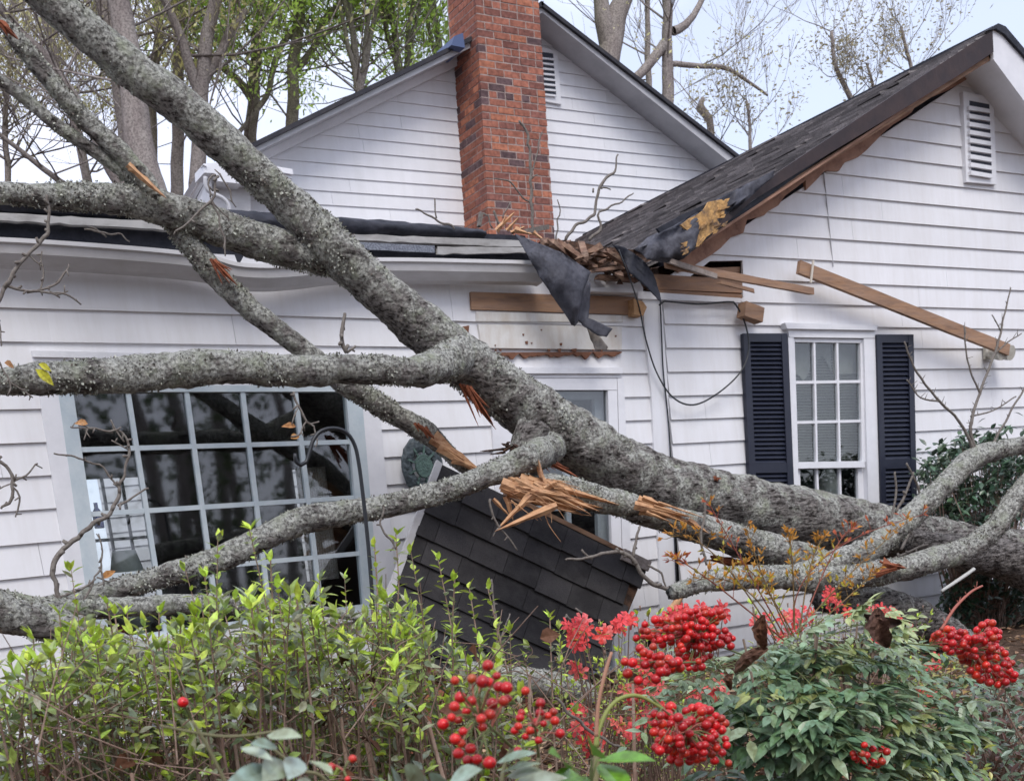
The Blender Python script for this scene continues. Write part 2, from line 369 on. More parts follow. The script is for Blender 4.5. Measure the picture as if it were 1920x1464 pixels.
# window
def bar(mb, p, q, wpx, Y, t):                 # straight bar between two pixels, wpx wide
    a, b = P(*p, Y), P(*q, Y); wd_ = wpx*.5*(zd(a)+zd(b))/2/F; d = (b-a).normalized(); n = Vector((-d.z, 0, d.x))
    fr = [a-n*wd_, b-n*wd_, b+n*wd_, a+n*wd_]; mb.prism(fr, [v+Vector((0, t, 0)) for v in fr])
wroot = MB()
wroot.slab([(60, 657), (712, 672), (712, 682), (62, 669)], -.045, .06); wroot.slab([(62, 670), (712, 683), (708, 726), (72, 727)], -.03, .045)
wroot.slab([(72, 728), (110, 727), (205, 1225), (148, 1225)], -.03, .045); wroot.slab([(672, 727), (708, 727), (748, 1150), (708, 1150)], -.03, .045)
wroot.slab([(150, 1205), (205, 1203), (752, 1138), (756, 1152), (152, 1232)], -.075, .09)
win = wroot.build('window', TRIMW, sun)
fr = MB(); YS = -.034
fr.slab([(108, 726), (136, 726), (207, 1204), (176, 1208)], YS, .06); fr.slab([(648, 726), (677, 726), (712, 1140), (684, 1146)], YS, .06)
fr.slab([(137, 722), (647, 722), (648, 734), (139, 735)], YS+.002, .055); fr.slab([(205, 1196), (684, 1132), (685, 1145), (207, 1206)], YS+.002, .055)
fr.build('sash_frame', BLUET, win)
mu = MB(); tops = [240, 350, 455, 554]; bots = [(312, 1190), (410, 1170), (507, 1152), (603, 1140)]
ybar = -.026
for tx, bt in zip(tops, bots): bar(mu, (tx, 733), bt, 9, ybar, .03)
for a, b in (((145, 843), (657, 828)), ((166, 964), (670, 932)), ((186, 1081), (686, 1036))): bar(mu, a, b, 8.5, ybar+.004, .024)
mu.build('muntin', BLUET, win)
gl = MB(); gl.slab([(136, 730), (650, 730), (688, 1136), (206, 1200)], -.004, .003); gl.build('pane', GLASS, win)
# door with storm door
dr = MB()
dr.slab([(900, 689), (1168, 689), (1168, 700), (902, 700)], -.05, .06); dr.slab([(905, 701), (1166, 701), (1166, 708), (906, 708)], -.03, .045)
dr.slab([(918, 709), (955, 709), (975, 1262), (948, 1262)], -.03, .045); dr.slab([(1158, 709), (1170, 709), (1192, 1262), (1174, 1262)], -.03, .045)
door = dr.build('door', TRIMW, sun)
sd_ = MB(); sd_.slab([(956, 709), (1157, 709), (1157, 731), (956, 731)], -.026, .04); sd_.slab([(1140, 732), (1157, 732), (1172, 1258), (1153, 1258)], -.026, .04)
sd_.slab([(956, 732), (972, 732), (990, 1258), (974, 1258)], -.026, .04); sd_.build('storm_door_frame', TRIMW, door)
sg = MB(); sg.slab([(972, 731), (1140, 731), (1153, 1250), (990, 1250)], .002, .003); sg.build('pane', GLASS, door)
idr = MB(); YI = .09
idr.slab([(930, 690), (1170, 690), (1170, 748), (930, 748)], YI, .04); idr.slab([(1115, 748), (1180, 748), (1200, 1260), (1128, 1260)], YI, .04)
bar(idr, (1059, 748), (1077, 1260), 11, YI+.002, .036); bar(idr, (930, 850), (1125, 848), 10, YI+.004, .03); bar(idr, (930, 955), (1128, 950), 10, YI+.004, .03)
idr.slab([(930, 748), (962, 748), (985, 1260), (930, 1260)], YI, .04)
idr.build('inner_door', TRIMW, door)
# room behind
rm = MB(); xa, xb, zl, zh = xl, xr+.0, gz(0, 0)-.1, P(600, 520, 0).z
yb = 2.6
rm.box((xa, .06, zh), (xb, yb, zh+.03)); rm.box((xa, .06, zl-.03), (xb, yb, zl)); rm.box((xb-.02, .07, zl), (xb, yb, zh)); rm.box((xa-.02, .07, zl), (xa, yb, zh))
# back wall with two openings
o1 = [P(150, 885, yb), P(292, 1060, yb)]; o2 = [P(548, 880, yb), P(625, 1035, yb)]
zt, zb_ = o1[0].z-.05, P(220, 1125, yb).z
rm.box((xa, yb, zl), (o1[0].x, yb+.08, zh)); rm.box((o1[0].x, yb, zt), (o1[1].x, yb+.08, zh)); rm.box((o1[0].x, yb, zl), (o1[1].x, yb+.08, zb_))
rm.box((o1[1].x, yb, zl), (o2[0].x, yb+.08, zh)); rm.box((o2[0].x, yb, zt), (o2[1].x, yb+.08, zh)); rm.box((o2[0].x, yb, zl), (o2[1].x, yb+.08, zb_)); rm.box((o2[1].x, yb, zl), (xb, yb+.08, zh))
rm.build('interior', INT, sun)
for o in (o1, o2):
    bm = MB(); wd_ = o[1].x-o[0].x
    for k in (.33, .66): bm.box((o[0].x+wd_*k-.012, yb-.01, zb_), (o[0].x+wd_*k+.012, yb+.01, zt))
    bm.box((o[0].x, yb-.012, (zt+zb_)/2-.012), (o[1].x, yb+.012, (zt+zb_)/2+.012))
    bm.build('back_window_bars', IRON, sun)
cu = MB(); n_ = 24
for i in range(n_):
    x0 = o2[0].x+(o2[1].x-o2[0].x)*i/n_; x1 = o2[0].x+(o2[1].x-o2[0].x)*(i+1)/n_
    cu.add([(x0, yb-.06+.02*(i % 2), zb_), (x1, yb-.06+.02*((i+1) % 2), zb_), (x1, yb-.06+.02*((i+1) % 2), zt), (x0, yb-.06+.02*(i % 2), zt)], [(0, 1, 2, 3)])
cu.c = [(.7, .7, .68)]*len(cu.v)
cu.build('curtain', leafmat('curtain_cloth', .8, .1, .7), sun)
# header raw board, patches, vertical seams
hb = MB(); hb.slab([(883, 547), (1190, 557), (1190, 590), (884, 580)], -.034, .05); hb.build('bare_header_board', RAWW, sun)
hb = MB(); hb.slab([(1188, 560), (1206, 566), (1213, 576), (1206, 592), (1189, 590)], -.10, .07); hb.build('joist_end', mat('end_grain', (.50, .30, .16), .8, .2, n1=(30, (.3, .16, .08), .8)), sun)
cr = MB(); cr.slab([(893, 584), (1168, 592), (1168, 604), (893, 602)], -.028, .02); cr.slab([(897, 608), (1166, 612), (1166, 656), (903, 652)], -.030, .02); cr.build('bare_patch_panel', CREAM, sun)
pe = MB()
def ragged(top, bot, n, amp, rr):
    t_ = [(top[0][0]+(top[1][0]-top[0][0])*i/n, top[0][1]+(top[1][1]-top[0][1])*i/n) for i in range(n+1)]
    b_ = [(bot[0][0]+(bot[1][0]-bot[0][0])*i/n, bot[0][1]+(bot[1][1]-bot[0][1])*i/n+(amp*1.8*noise.noise(Vector((i*.33, amp, 7)))+amp*.5*noise.noise(Vector((i*1.1, 3, 7))) if 0 < i < n else -amp)) for i in range(n+1)]
    return t_+b_[::-1]
pe.slab(ragged([(917, 661), (1166, 659)], [(917, 668), (1166, 666)], 60, 5, R), -.034, .02)
pe.slab([(868, 612), (880, 610), (878, 630), (873, 638), (890, 642), (905, 655), (899, 658), (885, 648), (872, 650), (868, 640)], -.03, .02)
for k in range(16):
    x, y = R.uniform(905, 1160), R.choice((R.uniform(640, 652), R.uniform(615, 650), 656)); s_ = R.uniform(1, 3)
    pe.slab([(x-s_, y-s_*.8), (x+s_, y-s_), (x+s_*.8, y+s_*1.4), (x-s_*.7, y+s_)], -.036, .01)
pe.build('peeled_paint', PEEL, sun)
# gutter: lip line in pixels along the eave
GL = [(-120, 444, -.14), (0, 446, -.14), (150, 455, -.14), (300, 467, -.14), (390, 478, -.15), (440, 492, -.17), (500, 496, -.18), (560, 493, -.16), (640, 485, -.15), (760, 484, -.14), (900, 487, -.14), (1012, 490, -.15), (1022, 492, -.16)]
gut = MB(); gp = spline(GL, 14)
prof = [(0, 0), (-.012, 0), (-.014, -.022), (0, -.03), (.01, -.07), (.055, -.115), (.125, -.12), (.14, -.02), (.13, .01), (.12, -.018), (.05, -.10), (.016, -.06)]   # y offset, z offset: K profile
rows = []
for x, y, Y in gp:
    b = P(x, y, Y-.06); rows.append([b+Vector((0, a, z)) for a, z in prof])
m_ = len(prof)
for r_ in rows: gut.v += [tuple(v) for v in r_]; gut.c += [(.5,)*3]*m_
for i in range(len(rows)-1):
    for k in range(m_): a = i*m_+k; b = i*m_+(k+1) % m_; gut.f.append((a, b, b+m_, a+m_))
gut.f.append(tuple(range(m_))); gut.f.append(tuple((len(rows)-1)*m_+k for k in range(m_-1, -1, -1)))
gut.build('gutter', GUTW, sun)
# flat roof edge: strip coloured black for the shade inside the gutter, white drip strips, rolled black membrane
def strip(mb, top, bot, Y, t, rip=0, step=20, seed=1):
    """top/bot: pixel polylines with the same x range; a continuous strip between them"""
    A = spline([(a[0], a[1]) for a in top], step); n = len(A)
    def yat(pl, x):
        for i in range(len(pl)-1):
            if x <= pl[i+1][0] or i == len(pl)-2:
                k = (x-pl[i][0])/(pl[i+1][0]-pl[i][0]); return pl[i][1]+(pl[i+1][1]-pl[i][1])*k
    for i in range(n-1):
        x0, x1 = A[i][0], A[i+1][0]
        def j(x, s): return rip*noise.noise(Vector((x*.05, s, seed)))
        q = [(x0, yat(top, x0)+j(x0, 0)), (x1, yat(top, x1)+j(x1, 0)), (x1, yat(bot, x1)+j(x1, 5)), (x0, yat(bot, x0)+j(x0, 5))]
        Ys = [Y+.02*noise.noise(Vector((q_[0]*.03, k, seed))) for k, q_ in enumerate(q)]
        fr = [P(*q_, Y+.012*noise.noise(Vector((q_[0]*.03, 0, seed)))) for q_ in q]
        n0 = len(mb.v); mb.add(fr+[v+Vector((0, t, 0)) for v in fr], [(0, 1, 2, 3), (7, 6, 5, 4), (0, 4, 5, 1), (3, 2, 6, 7)])
bk = MB(); strip(bk, [(-120, 405), (0, 408), (250, 428), (600, 458), (1000, 470)], [(-120, 470), (0, 470), (300, 495), (560, 515), (760, 505), (1020, 508)], .0, .05); bk.build('gutter_shade_strip', BLACKM, sun)
wd1 = MB(); strip(wd1, [(-120, 396), (0, 399), (270, 414), (600, 437), (940, 449), (1000, 452)], [(-120, 412), (0, 413), (270, 428), (600, 447), (940, 462), (1005, 463)], -.07, .04, 2.5); wd1.build('drip_edge', mat('stained_drip_edge', (.42, .41, .40), .5, .3, n1=(9, (.16, .15, .14), .85, (.4, 1, 1))), sun)
wd2 = MB(); strip(wd2, [(820, 462), (1005, 464)], [(820, 476), (1010, 474)], -.085, .02, 3, seed=4); wd2.build('bent_flashing', MATS['stained_drip_edge'], sun)
gr = MB(); strip(gr, [(640, 452), (815, 461)], [(640, 466), (822, 474)], -.09, .01, 1, seed=6); gr.build('gutter_mesh', mat('grey_mesh', (.10, .11, .14), .6, .4, n1=(90, (.3, .32, .36), .9, (1, 1, 1))), sun)
mb_ = MB()
TP = [(-120, 352), (0, 356), (300, 378), (420, 392), (600, 405), (760, 416), (905, 430), (985, 434)]; BT = [(-120, 392), (0, 396), (300, 412), (600, 437), (760, 440), (905, 448), (985, 452)]
ts = spline([(a[0], a[1], b[1]) for a, b in zip(TP, BT)], 12)
for i, (x, y0, y1) in enumerate(ts):       # rolled membrane: half round section
    for k in range(7):
        a = k/6; yy = y0+(y1-y0)*a+2.2*noise.noise(Vector((x*.03, a*2, 3)))
        p = P(x, yy, -.02); mb_.v.append(tuple(p+Vector((0, -.05*math.sin(a*math.pi)+.02*noise.noise(Vector((x*.06, a*3, 7))), 0)))); mb_.c.append((.5,)*3)
for i in range(len(ts)-1):
    for k in range(6): a = i*7+k; mb_.f.append((a, a+7, a+8, a+1))
mb_.build('rolled_roof_membrane', BLACKM, sun, smooth=True)
# roof deck
rd = MB(); zt0 = [P(a[0], a[1]+8, 0) for a in TP]
for i in range(len(zt0)-1):
    a, b = zt0[i], zt0[i+1]
    rd.prism([a, b, Vector((b.x, 2.75, b.z+.02)), Vector((a.x, 2.75, a.z+.02))], [v-Vector((0, 0, .1)) for v in (a, b, Vector((b.x, 2.75, b.z+.02)), Vector((a.x, 2.75, a.z+.02)))])
rd.build('roof_deck', BLACKM, sun)

# ================================================================== main house behind
YM = 5.5
q0 = P(900, 1100, YM)
main = thing('main_house', (q0.x, YM, .3), 'tall white clapboard gable with brick chimney and grey rakes, standing behind the flat roof', 'house')
ap = xz(1017, 34, YM); le = xz(455, 300, YM); re_ = xz(1420, 345, YM)
ln = []
for k in range(-8, 75):
    y8 = 157.8+24.2*k; y10 = 180.3+22.95*k
    ln.append((xz(865, y8, YM), xz(1036, y10, YM)))
w = MB(); keepL = [-k for k in line(le, ap)]; keepR = [-k for k in line(ap, re_)]
boards(w, ln, P(410, 400, YM).x, P(1560, 400, YM).x, YM, keep=(keepL, keepR), lip=.014)
zc_ = P(400, 480, YM).z; boards(w, ln, P(200, 1000, YM).x, P(409, 400, YM).x, YM, keep=((0, -1, zc_),), lip=.014)
w.build('wall', WHITE2, main)
# rakes: fascia + soffit under the overhang
def rake(mb, top, bot, Y0, Y1, soff, smb):
    (a, b), (c_, d_) = top, bot
    fr = [P(*a, Y0), P(*b, Y0), P(*d_, Y0), P(*c_, Y0)]
    mb.prism(fr, [v+Vector((0, .025, 0)) for v in fr])
    s0, s1 = P(*c_, Y0)+Vector((0, .026, .02)), P(*d_, Y0)+Vector((0, .026, .02))
    e0, e1 = Vector((s0.x, Y1, s0.z)), Vector((s1.x, Y1, s1.z))
    smb.prism([s0, s1, e1, e0], [v+Vector((0, 0, .03)) for v in (s0, s1, e1, e0)])
rk = MB(); sf = MB()
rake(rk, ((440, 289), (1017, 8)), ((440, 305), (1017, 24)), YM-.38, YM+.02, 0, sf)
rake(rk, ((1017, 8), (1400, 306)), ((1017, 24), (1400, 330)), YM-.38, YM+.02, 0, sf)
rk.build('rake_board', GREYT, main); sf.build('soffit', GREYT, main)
mo = MB()
for a, b in (((470, 299), (1017, 33)), ((1017, 33), (1390, 330))):
    A, B = P(*a, YM-.05), P(*b, YM-.05); mo.beam(A+Vector((0, 0, -.02)), B+Vector((0, 0, -.02)), .05, .09)
mo.build('frieze_moulding', TRIMW, main)
rf = MB()
for a, b in (((436, 286), (1019, 2)), ((1015, 2), (1404, 304))):
    A, B = P(*a, YM-.42), P(*b, YM-.42); q = [A, B, B+Vector((0, 9, 0)), A+Vector((0, 9, 0))]
    rf.prism(q, [v-Vector((0, 0, .045)) for v in q], (.05, .05, .06))
rf.build('roof', SHING, main)
# gable vent beside the chimney
v = MB(); v.slab([(1006, 86), (1045, 96), (1053, 196), (1012, 188)], YM-.045, .04)
vent = v.build('gable_vent', TRIMW, main)
v = MB(); v.slab([(1012, 97), (1037, 101), (1043, 181), (1016, 178)], YM-.05, .01); v.build('vent_opening', LOUV, vent)
v = MB()
for k in range(8): y = 107+k*9.7; v.slab([(1012+k*.5, y), (1039+k*.5, y+3), (1039+k*.5, y+6.5), (1012+k*.5, y+3.5)], YM-.07, .02)
v.build('louver', TRIMW, vent)
# chimney made of single bricks over a mortar core
YCm = 4.95; a = P(892, 0, YCm); b = P(1010, 10, YCm); zb0 = P(960, 470, YCm).z-.6; zt0_ = P(900, -60, YCm).z
cx0 = (P(892, 0, YCm).x+P(917, 430, YCm).x)/2; cx1 = (P(1010, 0, YCm).x+P(1040, 440, YCm).x)/2
top0, bot0 = P(892, 0, YCm), P(917, 430, YCm); top1, bot1 = P(1010, 0, YCm), P(1040, 440, YCm)
def cxl(z): return top0.x+(bot0.x-top0.x)*(z-top0.z)/(bot0.z-top0.z)
def cxr(z): return top1.x+(bot1.x-top1.x)*(z-top1.z)/(bot1.z-top1.z)
co = MB(); mm = .004
fr_ = [Vector((cxl(zb0)+mm, YCm+mm, zb0)), Vector((cxr(zb0)-mm, YCm+mm, zb0)), Vector((cxr(zt0_)-mm, YCm+mm, zt0_)), Vector((cxl(zt0_)+mm, YCm+mm, zt0_))]
co.prism(fr_, [v_+Vector((0, .62, 0)) for v_ in fr_]); chim = co.build('chimney', mat('mortar', (.40, .31, .28), .9, .1, n1=(20, (.18, .14, .13), .8)), main)
bk = MB(); ch_ = .0745; nC = int((zt0_-zb0)/ch_); rb = random.Random(3)
def bcol():
    u = rb.random()
    if u < .50: c = (.33, .135, .095)
    elif u < .75: c = (.24, .105, .085)
    elif u < .90: c = (.43, .175, .11)
    else: c = (.13, .085, .09)
    k = rb.uniform(.8, 1.15); return tuple(min(1, x*k) for x in c)
for i in range(nC):
    z0 = zb0+i*ch_; z1 = z0+ch_-.014; xl_, xr_ = cxl(z0), cxr(z0); wid = xr_-xl_; head = i % 6 == 5
    bl = .108 if head else .215; x = xl_-(0 if i % 2 else bl/2)
    while x < xr_-.01:
        a_, b_ = max(x, xl_), min(x+bl-.014, xr_)
        if b_-a_ > .02:
            j = rb.uniform(-.003, .003); bk.box((a_, YCm+j, z0), (b_, YCm+.05, z1), bcol())
        x += bl
    y = YCm+.055-(0 if i % 2 else .1)
    while y < YCm+.6:
        a_, b_ = max(y, YCm+.052), min(y+.204, YCm+.6)
        if b_-a_ > .02: bk.box((xl_+rb.uniform(-.003, .003), a_, z0), (xl_+.05, b_, z1), bcol()); bk.box((xr_-.05, a_, z0), (xr_, b_, z1), bcol())
        y += .215
bk.build('brickwork', BRICK, chim)
fl = MB(); fl.slab([(846, 85), (852, 68), (868, 62), (872, 90)], 5.0, .4); fl.build('flashing', mat('blue_grey_flashing', (.07, .10, .2), .5, .4), main)
# cornice return, eave and downspout at the left corner
cn = MB(); YC2 = YM-.42
cn.slab([(455, 302), (548, 317), (550, 327), (452, 312)], YC2, .4); cn.slab([(456, 313), (547, 328), (548, 335), (455, 320)], YC2+.03, .37); cn.slab([(455, 321), (548, 336), (549, 353), (455, 342)], YC2+.05, .35)
cn.slab([(382, 307), (455, 302), (455, 345), (409, 340), (402, 325), (383, 324)], YC2+.02, .3)
cn.build('cornice_return', TRIMW, main)
lw = MB(); lw.slab([(398, 338), (470, 350), (470, 460), (395, 460)], YM-.2, .15); lw.slab([(358, 394, YM+1), (394, 326, YM-.3), (398, 336, YM-.3), (398, 460, YM-.2), (340, 460, YM+1)], YM, .05); lw.build('side_wall', GUTW, main)
ev = MB(); ev.slab([(334, 384, YM+1.2), (381, 309, YC2), (388, 312, YC2), (346, 388, YM+1.2)], YC2, .05); ev.slab([(348, 388, YM+1.1), (389, 315, YC2+.03), (394, 322, YC2+.03), (356, 392, YM+1.1)], YC2, .05)
ev.build('eave_gutter', TRIMW, main)
ds = MB(); ps, rs = limb_path([(385, 332, 4), (386, 350, 4), (396, 362, 4), (416, 371, 4), (428, 384, 4), (432, 410, 4)], YC2-.05, 6); ds.tube(ps, rs, 10); ds.build('downspout', GREYT, main, smooth=True)

# ================================================================== gabled wing at the right
wing_o = P(1560, 1100, 0)
wing = thing('gabled_wing', (wing_o.x, 0, .3), 'white clapboard gable at the right with dark shuttered window and torn dark roof edge', 'house wing')
yl = [653+44.3*k for k in range(-16, 17)]; yr = [654+36.3*k for k in range(-16, 17)]
ln = [(xz(1300, a, 0), xz(1910, b, 0)) for a, b in zip(yl, yr)]
apx = xz(1868, 112, 0); lo = xz(1268, 508, 0); ro = xz(2100, 395, 0)
wc = [(1478, 612), (1642, 612), (1652, 1082), (1498, 1082)]
w = MB(); hs = [hole([(1484, 620), (1636, 620), (1645, 1078), (1502, 1078)]), hole([(1330, 490), (1391, 489), (1391, 559), (1240, 559)])]
slL = (apx[1]-lo[1])/(apx[0]-lo[0])
xW0 = P(1253, 740, 0).x
boards(w, ln, xW0, P(2150, 700, 0).x, 0, keep=([-k for k in line(lo, apx)], [-k for k in line(apx, (apx[0]+3, apx[1]-3*slL*1.05))]), holes=hs)
w.build('wall', WHITE, wing)
seam = MB()
for (a, b) in (((1543, 300), (1563, 500)),): bar(seam, a, b, 1.2, -.022, .01)
seam.build('wall_seam', GREYT, wing)
# roof left slope: plane through the near rake, running back
A = P(1861, 57, -.35); B = P(1275, 470, -.35); n_ = (A-B).cross(Vector((0, 1, 0)))
def onroof(x, y, off=0):
    d = ray(x, y); t = n_.dot(A+n_.normalized()*off-CAM)/n_.dot(d); return CAM+d*t
rl = A-B; rlen = rl.length; rd_ = rl.normalized(); 
rf = MB(); rr = random.Random(11); up_n = Vector((-rd_.z, 0, rd_.x)); 
if up_n.z < 0: up_n = -up_n
Ytop = lambda u: -.35
NR = 34; lo_s = -.3
for i in range(NR):                            # courses run along Y, overlapping up the slope
    s0 = lo_s+(rlen-lo_s)*i/NR; s1 = lo_s+(rlen-lo_s)*(i+1)/NR+.03
    Y = -.36+rr.uniform(0, .1)-.1*0; first = True
    while Y < 5.45:
        L_ = rr.uniform(.12, .34); y0, y1 = Y, min(Y+L_-.004, 5.45)
        if first: y0 = -.36; first = False
        # the torn lower part of the near edge is missing
        if s1 < rlen*.42 and y0 < -.1: y0 = -.12+rr.uniform(-.03, .06)
        if y1 > y0+.01:
            k = rr.uniform(.6, 1.3); c = (.30*k, .275*k, .27*k)
            lift = rr.uniform(0, .006)+(.02*rr.random() if rr.random() < .08 else 0)
            p0_, p1_ = B+rd_*s0, B+rd_*s1
            q = [Vector((p0_.x, y0, p0_.z))+up_n*(.022+lift), Vector((p0_.x, y1, p0_.z))+up_n*(.022+lift*.5), Vector((p1_.x, y1, p1_.z))+up_n*.004, Vector((p1_.x, y0, p1_.z))+up_n*.004]
            rf.prism(q, [v_-up_n*.014 for v_ in q], c)
        Y += L_
rf.build('roof_shingles', SHING, wing)
dk = MB(); q = [Vector((B.x, -.33, B.z)), Vector((A.x, -.33, A.z)), Vector((A.x, 5.45, A.z)), Vector((B.x, 5.45, B.z))]
dk.prism([v_-up_n*.012 for v_ in q], [v_-up_n*.05 for v_ in q])
A2 = A+Vector((3.2, 0, -3.2*slL)); q = [A, A2, A2+Vector((0, 5.8, 0)), A+Vector((0, 5.8, 0))]
dk.prism([v_+Vector((0, 0, .03)) for v_ in q], [v_-Vector((0, 0, .03)) for v_ in q]); dk.build('roof_deck', BLACKM, wing)
# dark rake fascia, soffit, ragged brown strip
rk = MB(); rk.slab([(1861, 57), (1863, 98), (1800, 140), (1685, 210), (1530, 303), (1410, 377), (1300, 470), (1262, 492), (1290, 462), (1400, 372), (1460, 322), (1685, 172)], -.37, .03)
rk.build('rake_board', RAKE, wing)
sf = MB(); a, b = P(1863, 98, -.34), P(1290, 475, -.34); q = [a, b, Vector((b.x, 0, b.z)), Vector((a.x, 0, a.z))]
sf.prism(q, [v_+Vector((0, 0, .02)) for v_ in q]); sf.build('soffit', mat('bare_brown_soffit', (.42, .25, .18), .8, .2, n1=(8, (.25, .14, .10), .8)), wing)
br = MB(); T = [(1866, 96), (1685, 206), (1530, 300), (1410, 374), (1300, 450), (1255, 490)]
rag = [(1850, 118), (1820, 135), (1790, 148), (1762, 160), (1740, 176), (1722, 182), (1700, 206), (1688, 212), (1670, 228), (1648, 240), (1640, 256), (1612, 270), (1600, 284), (1578, 292), (1560, 310), (1538, 312), (1530, 324), (1505, 332), (1498, 348), (1470, 358), (1458, 376), (1432, 384), (1425, 398), (1398, 404), (1385, 424), (1362, 436), (1350, 456), (1322, 468), (1306, 486), (1280, 494), (1266, 500)]
rag = [(x+R.uniform(-7, 7), y+R.uniform(-4, 4)) for x, y in rag]; rag = [(x+7, y+9) for x, y in rag]; rag = sorted(rag, key=lambda q: -q[0]); br.slab(T+rag[::-1], -.036, .03); br.build('bare_rake_strip', mat('brown_bare_strip', (.42, .25, .18), .8, .2, n1=(8, (.18, .10, .08), .8), n2=(40, (.42, .26, .19), .5), bump=(40, .5, .01)), wing)
mo = MB()
for a, b in (((1850, 112), (1410, 388)),): mo.beam(P(*a, -.3), P(*b, -.3), .05, .035)
mo.build('rake_moulding', RAWW, wing)
rr2 = MB(); rr2.slab([(1861, 57), (1884, 62), (1990, 190), (1990, 260), (1925, 196), (1863, 112)], -.36, .03); rr2.build('rake_board', TRIMW, wing)
s2 = MB(); a, b = P(1864, 112, -.34), P(1990, 262, -.34); q = [a, b, Vector((b.x, .0, b.z)), Vector((a.x, .0, a.z))]; s2.prism(q, [v_+Vector((0, 0, .02)) for v_ in q]); s2.build('soffit', TRIMW, wing)
dt = MB(); dt.slab([(1850, 58), (1872, 44), (1886, 50), (1935, 108), (1935, 120), (1884, 64), (1868, 54)], -.385, .06); dt.build('ridge_cap', BLACKM, wing)
# gable vent
v = MB(); v.slab([(1806, 172), (1863, 183), (1869, 346), (1812, 341)], -.05, .05); vent = v.build('gable_vent', TRIMW, wing)
v = MB(); v.slab([(1818, 189), (1855, 196), (1860, 330), (1822, 326)], -.053, .01); v.build('vent_opening', LOUV, vent)
v = MB()
for k in range(9): y = 197+k*15.2; x = 1818+k*.5; v.slab([(x-1, y+1), (x+39, y+8), (x+39, y+15.5), (x-1, y+9)], -.075, .022)
v.build('louver', TRIMW, vent)
# window
fr = MB()
fr.slab([(1472, 605), (1646, 610), (1644, 619), (1476, 616)], -.065, .08); fr.slab([(1478, 617), (1642, 620), (1642, 634), (1480, 632)], -.04, .055)
fr.slab([(1478, 633), (1488, 633), (1503, 1078), (1495, 1078)], -.04, .055); fr.slab([(1620, 635), (1642, 635), (1652, 1078), (1632, 1078)], -.04, .055)
fr.slab([(1490, 1068), (1656, 1066), (1657, 1082), (1490, 1086)], -.08, .095)
win = fr.build('window', TRIMW, wing)
us = MB(); YU = -.018
us.slab([(1488, 634), (1620, 636), (1620, 643), (1488, 641)], YU, .04); us.slab([(1496, 866), (1621, 864), (1622, 876), (1496, 878)], YU-.008, .05)
us.slab([(1487, 641), (1490, 641), (1497, 866), (1494, 866)], YU, .04); us.slab([(1613, 641), (1621, 641), (1623, 866), (1616, 866)], YU, .04)
ups = us.build('upper_sash', TRIMW, win)
mu = MB(); bar(mu, (1527, 641), (1532, 867), 5, YU+.004, .03); bar(mu, (1570, 641), (1575, 867), 5, YU+.004, .03); bar(mu, (1488, 717), (1616, 715), 5, YU+.008, .022); bar(mu, (1491, 792), (1617, 789), 5, YU+.008, .022); mu.build('muntin', TRIMW, ups)
g_ = MB(); g_.slab([(1489, 641), (1613, 641), (1617, 866), (1497, 867)], .004, .003); g_.build('pane', GLASS, ups)
lo_ = MB(); YL = .01
lo_.slab([(1496, 878), (1500, 878), (1506, 1068), (1502, 1068)], YL, .03); lo_.slab([(1608, 877), (1622, 877), (1630, 1068), (1614, 1068)], YL, .03); lo_.slab([(1502, 1058), (1630, 1054), (1630, 1067), (1502, 1069)], YL-.004, .03)
los = lo_.build('lower_sash', TRIMW, win)
mu = MB(); bar(mu, (1532, 876), (1540, 1060), 5, YL+.002, .026); bar(mu, (1575, 876), (1580, 1060), 5, YL+.002, .026); bar(mu, (1498, 941), (1614, 938), 5, YL+.006, .02); bar(mu, (1500, 1000), (1616, 996), 5, YL+.006, .02); mu.build('muntin', TRIMW, los)
g_ = MB(); g_.slab([(1498, 876), (1608, 876), (1616, 1060), (1504, 1062)], .03, .003); g_.build('pane', GLASS, los)
bl = MB(); y = 660
while y < 868:
    a, b = P(1484, y, .10), P(1622, y-.02*(y-680), .10); bl.prism([a, b, b+Vector((0, .02, -.012)), a+Vector((0, .02, -.012))], [v_+Vector((0, 0, .002)) for v_ in (a, b, b+Vector((0, .02, -.012)), a+Vector((0, .02, -.012)))]); y += 5.3
bl.build('blind', mat('blind_slats', (.62, .60, .55), .6, .2), win)
bs = MB(); bs.slab([(1486, 640), (1516, 640), (1519, 690), (1514, 705), (1506, 714), (1498, 704), (1488, 700)], .09, .002); bs.slab([(1519, 640), (1556, 640), (1560, 700), (1552, 682), (1542, 668), (1534, 672), (1524, 700)], .092, .002); bs.slab([(1560, 640), (1618, 640), (1618, 700), (1562, 702)], .091, .002)
bs.build('torn_shade', mat('old_shade', (.42, .40, .35), .8, .1, n1=(8, (.3, .28, .24), .6)), win)
va = MB()
ps, rs = limb_path([(1556, 1010, 14), (1554, 960, 20), (1554, 920, 22), (1553, 890, 14), (1553, 880, 10)], .30, 8); va.tube(ps, rs, 14)
va.build('vase_on_sill', mat('pale_vase', (.5, .5, .46), .4, .4), win, smooth=True)
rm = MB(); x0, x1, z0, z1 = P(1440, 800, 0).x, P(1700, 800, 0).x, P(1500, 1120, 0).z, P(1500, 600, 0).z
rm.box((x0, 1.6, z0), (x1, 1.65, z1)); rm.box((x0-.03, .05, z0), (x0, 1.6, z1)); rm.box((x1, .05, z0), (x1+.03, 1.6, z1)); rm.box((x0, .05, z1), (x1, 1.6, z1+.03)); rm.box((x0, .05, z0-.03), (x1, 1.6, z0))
rm.build('interior', INT, wing)
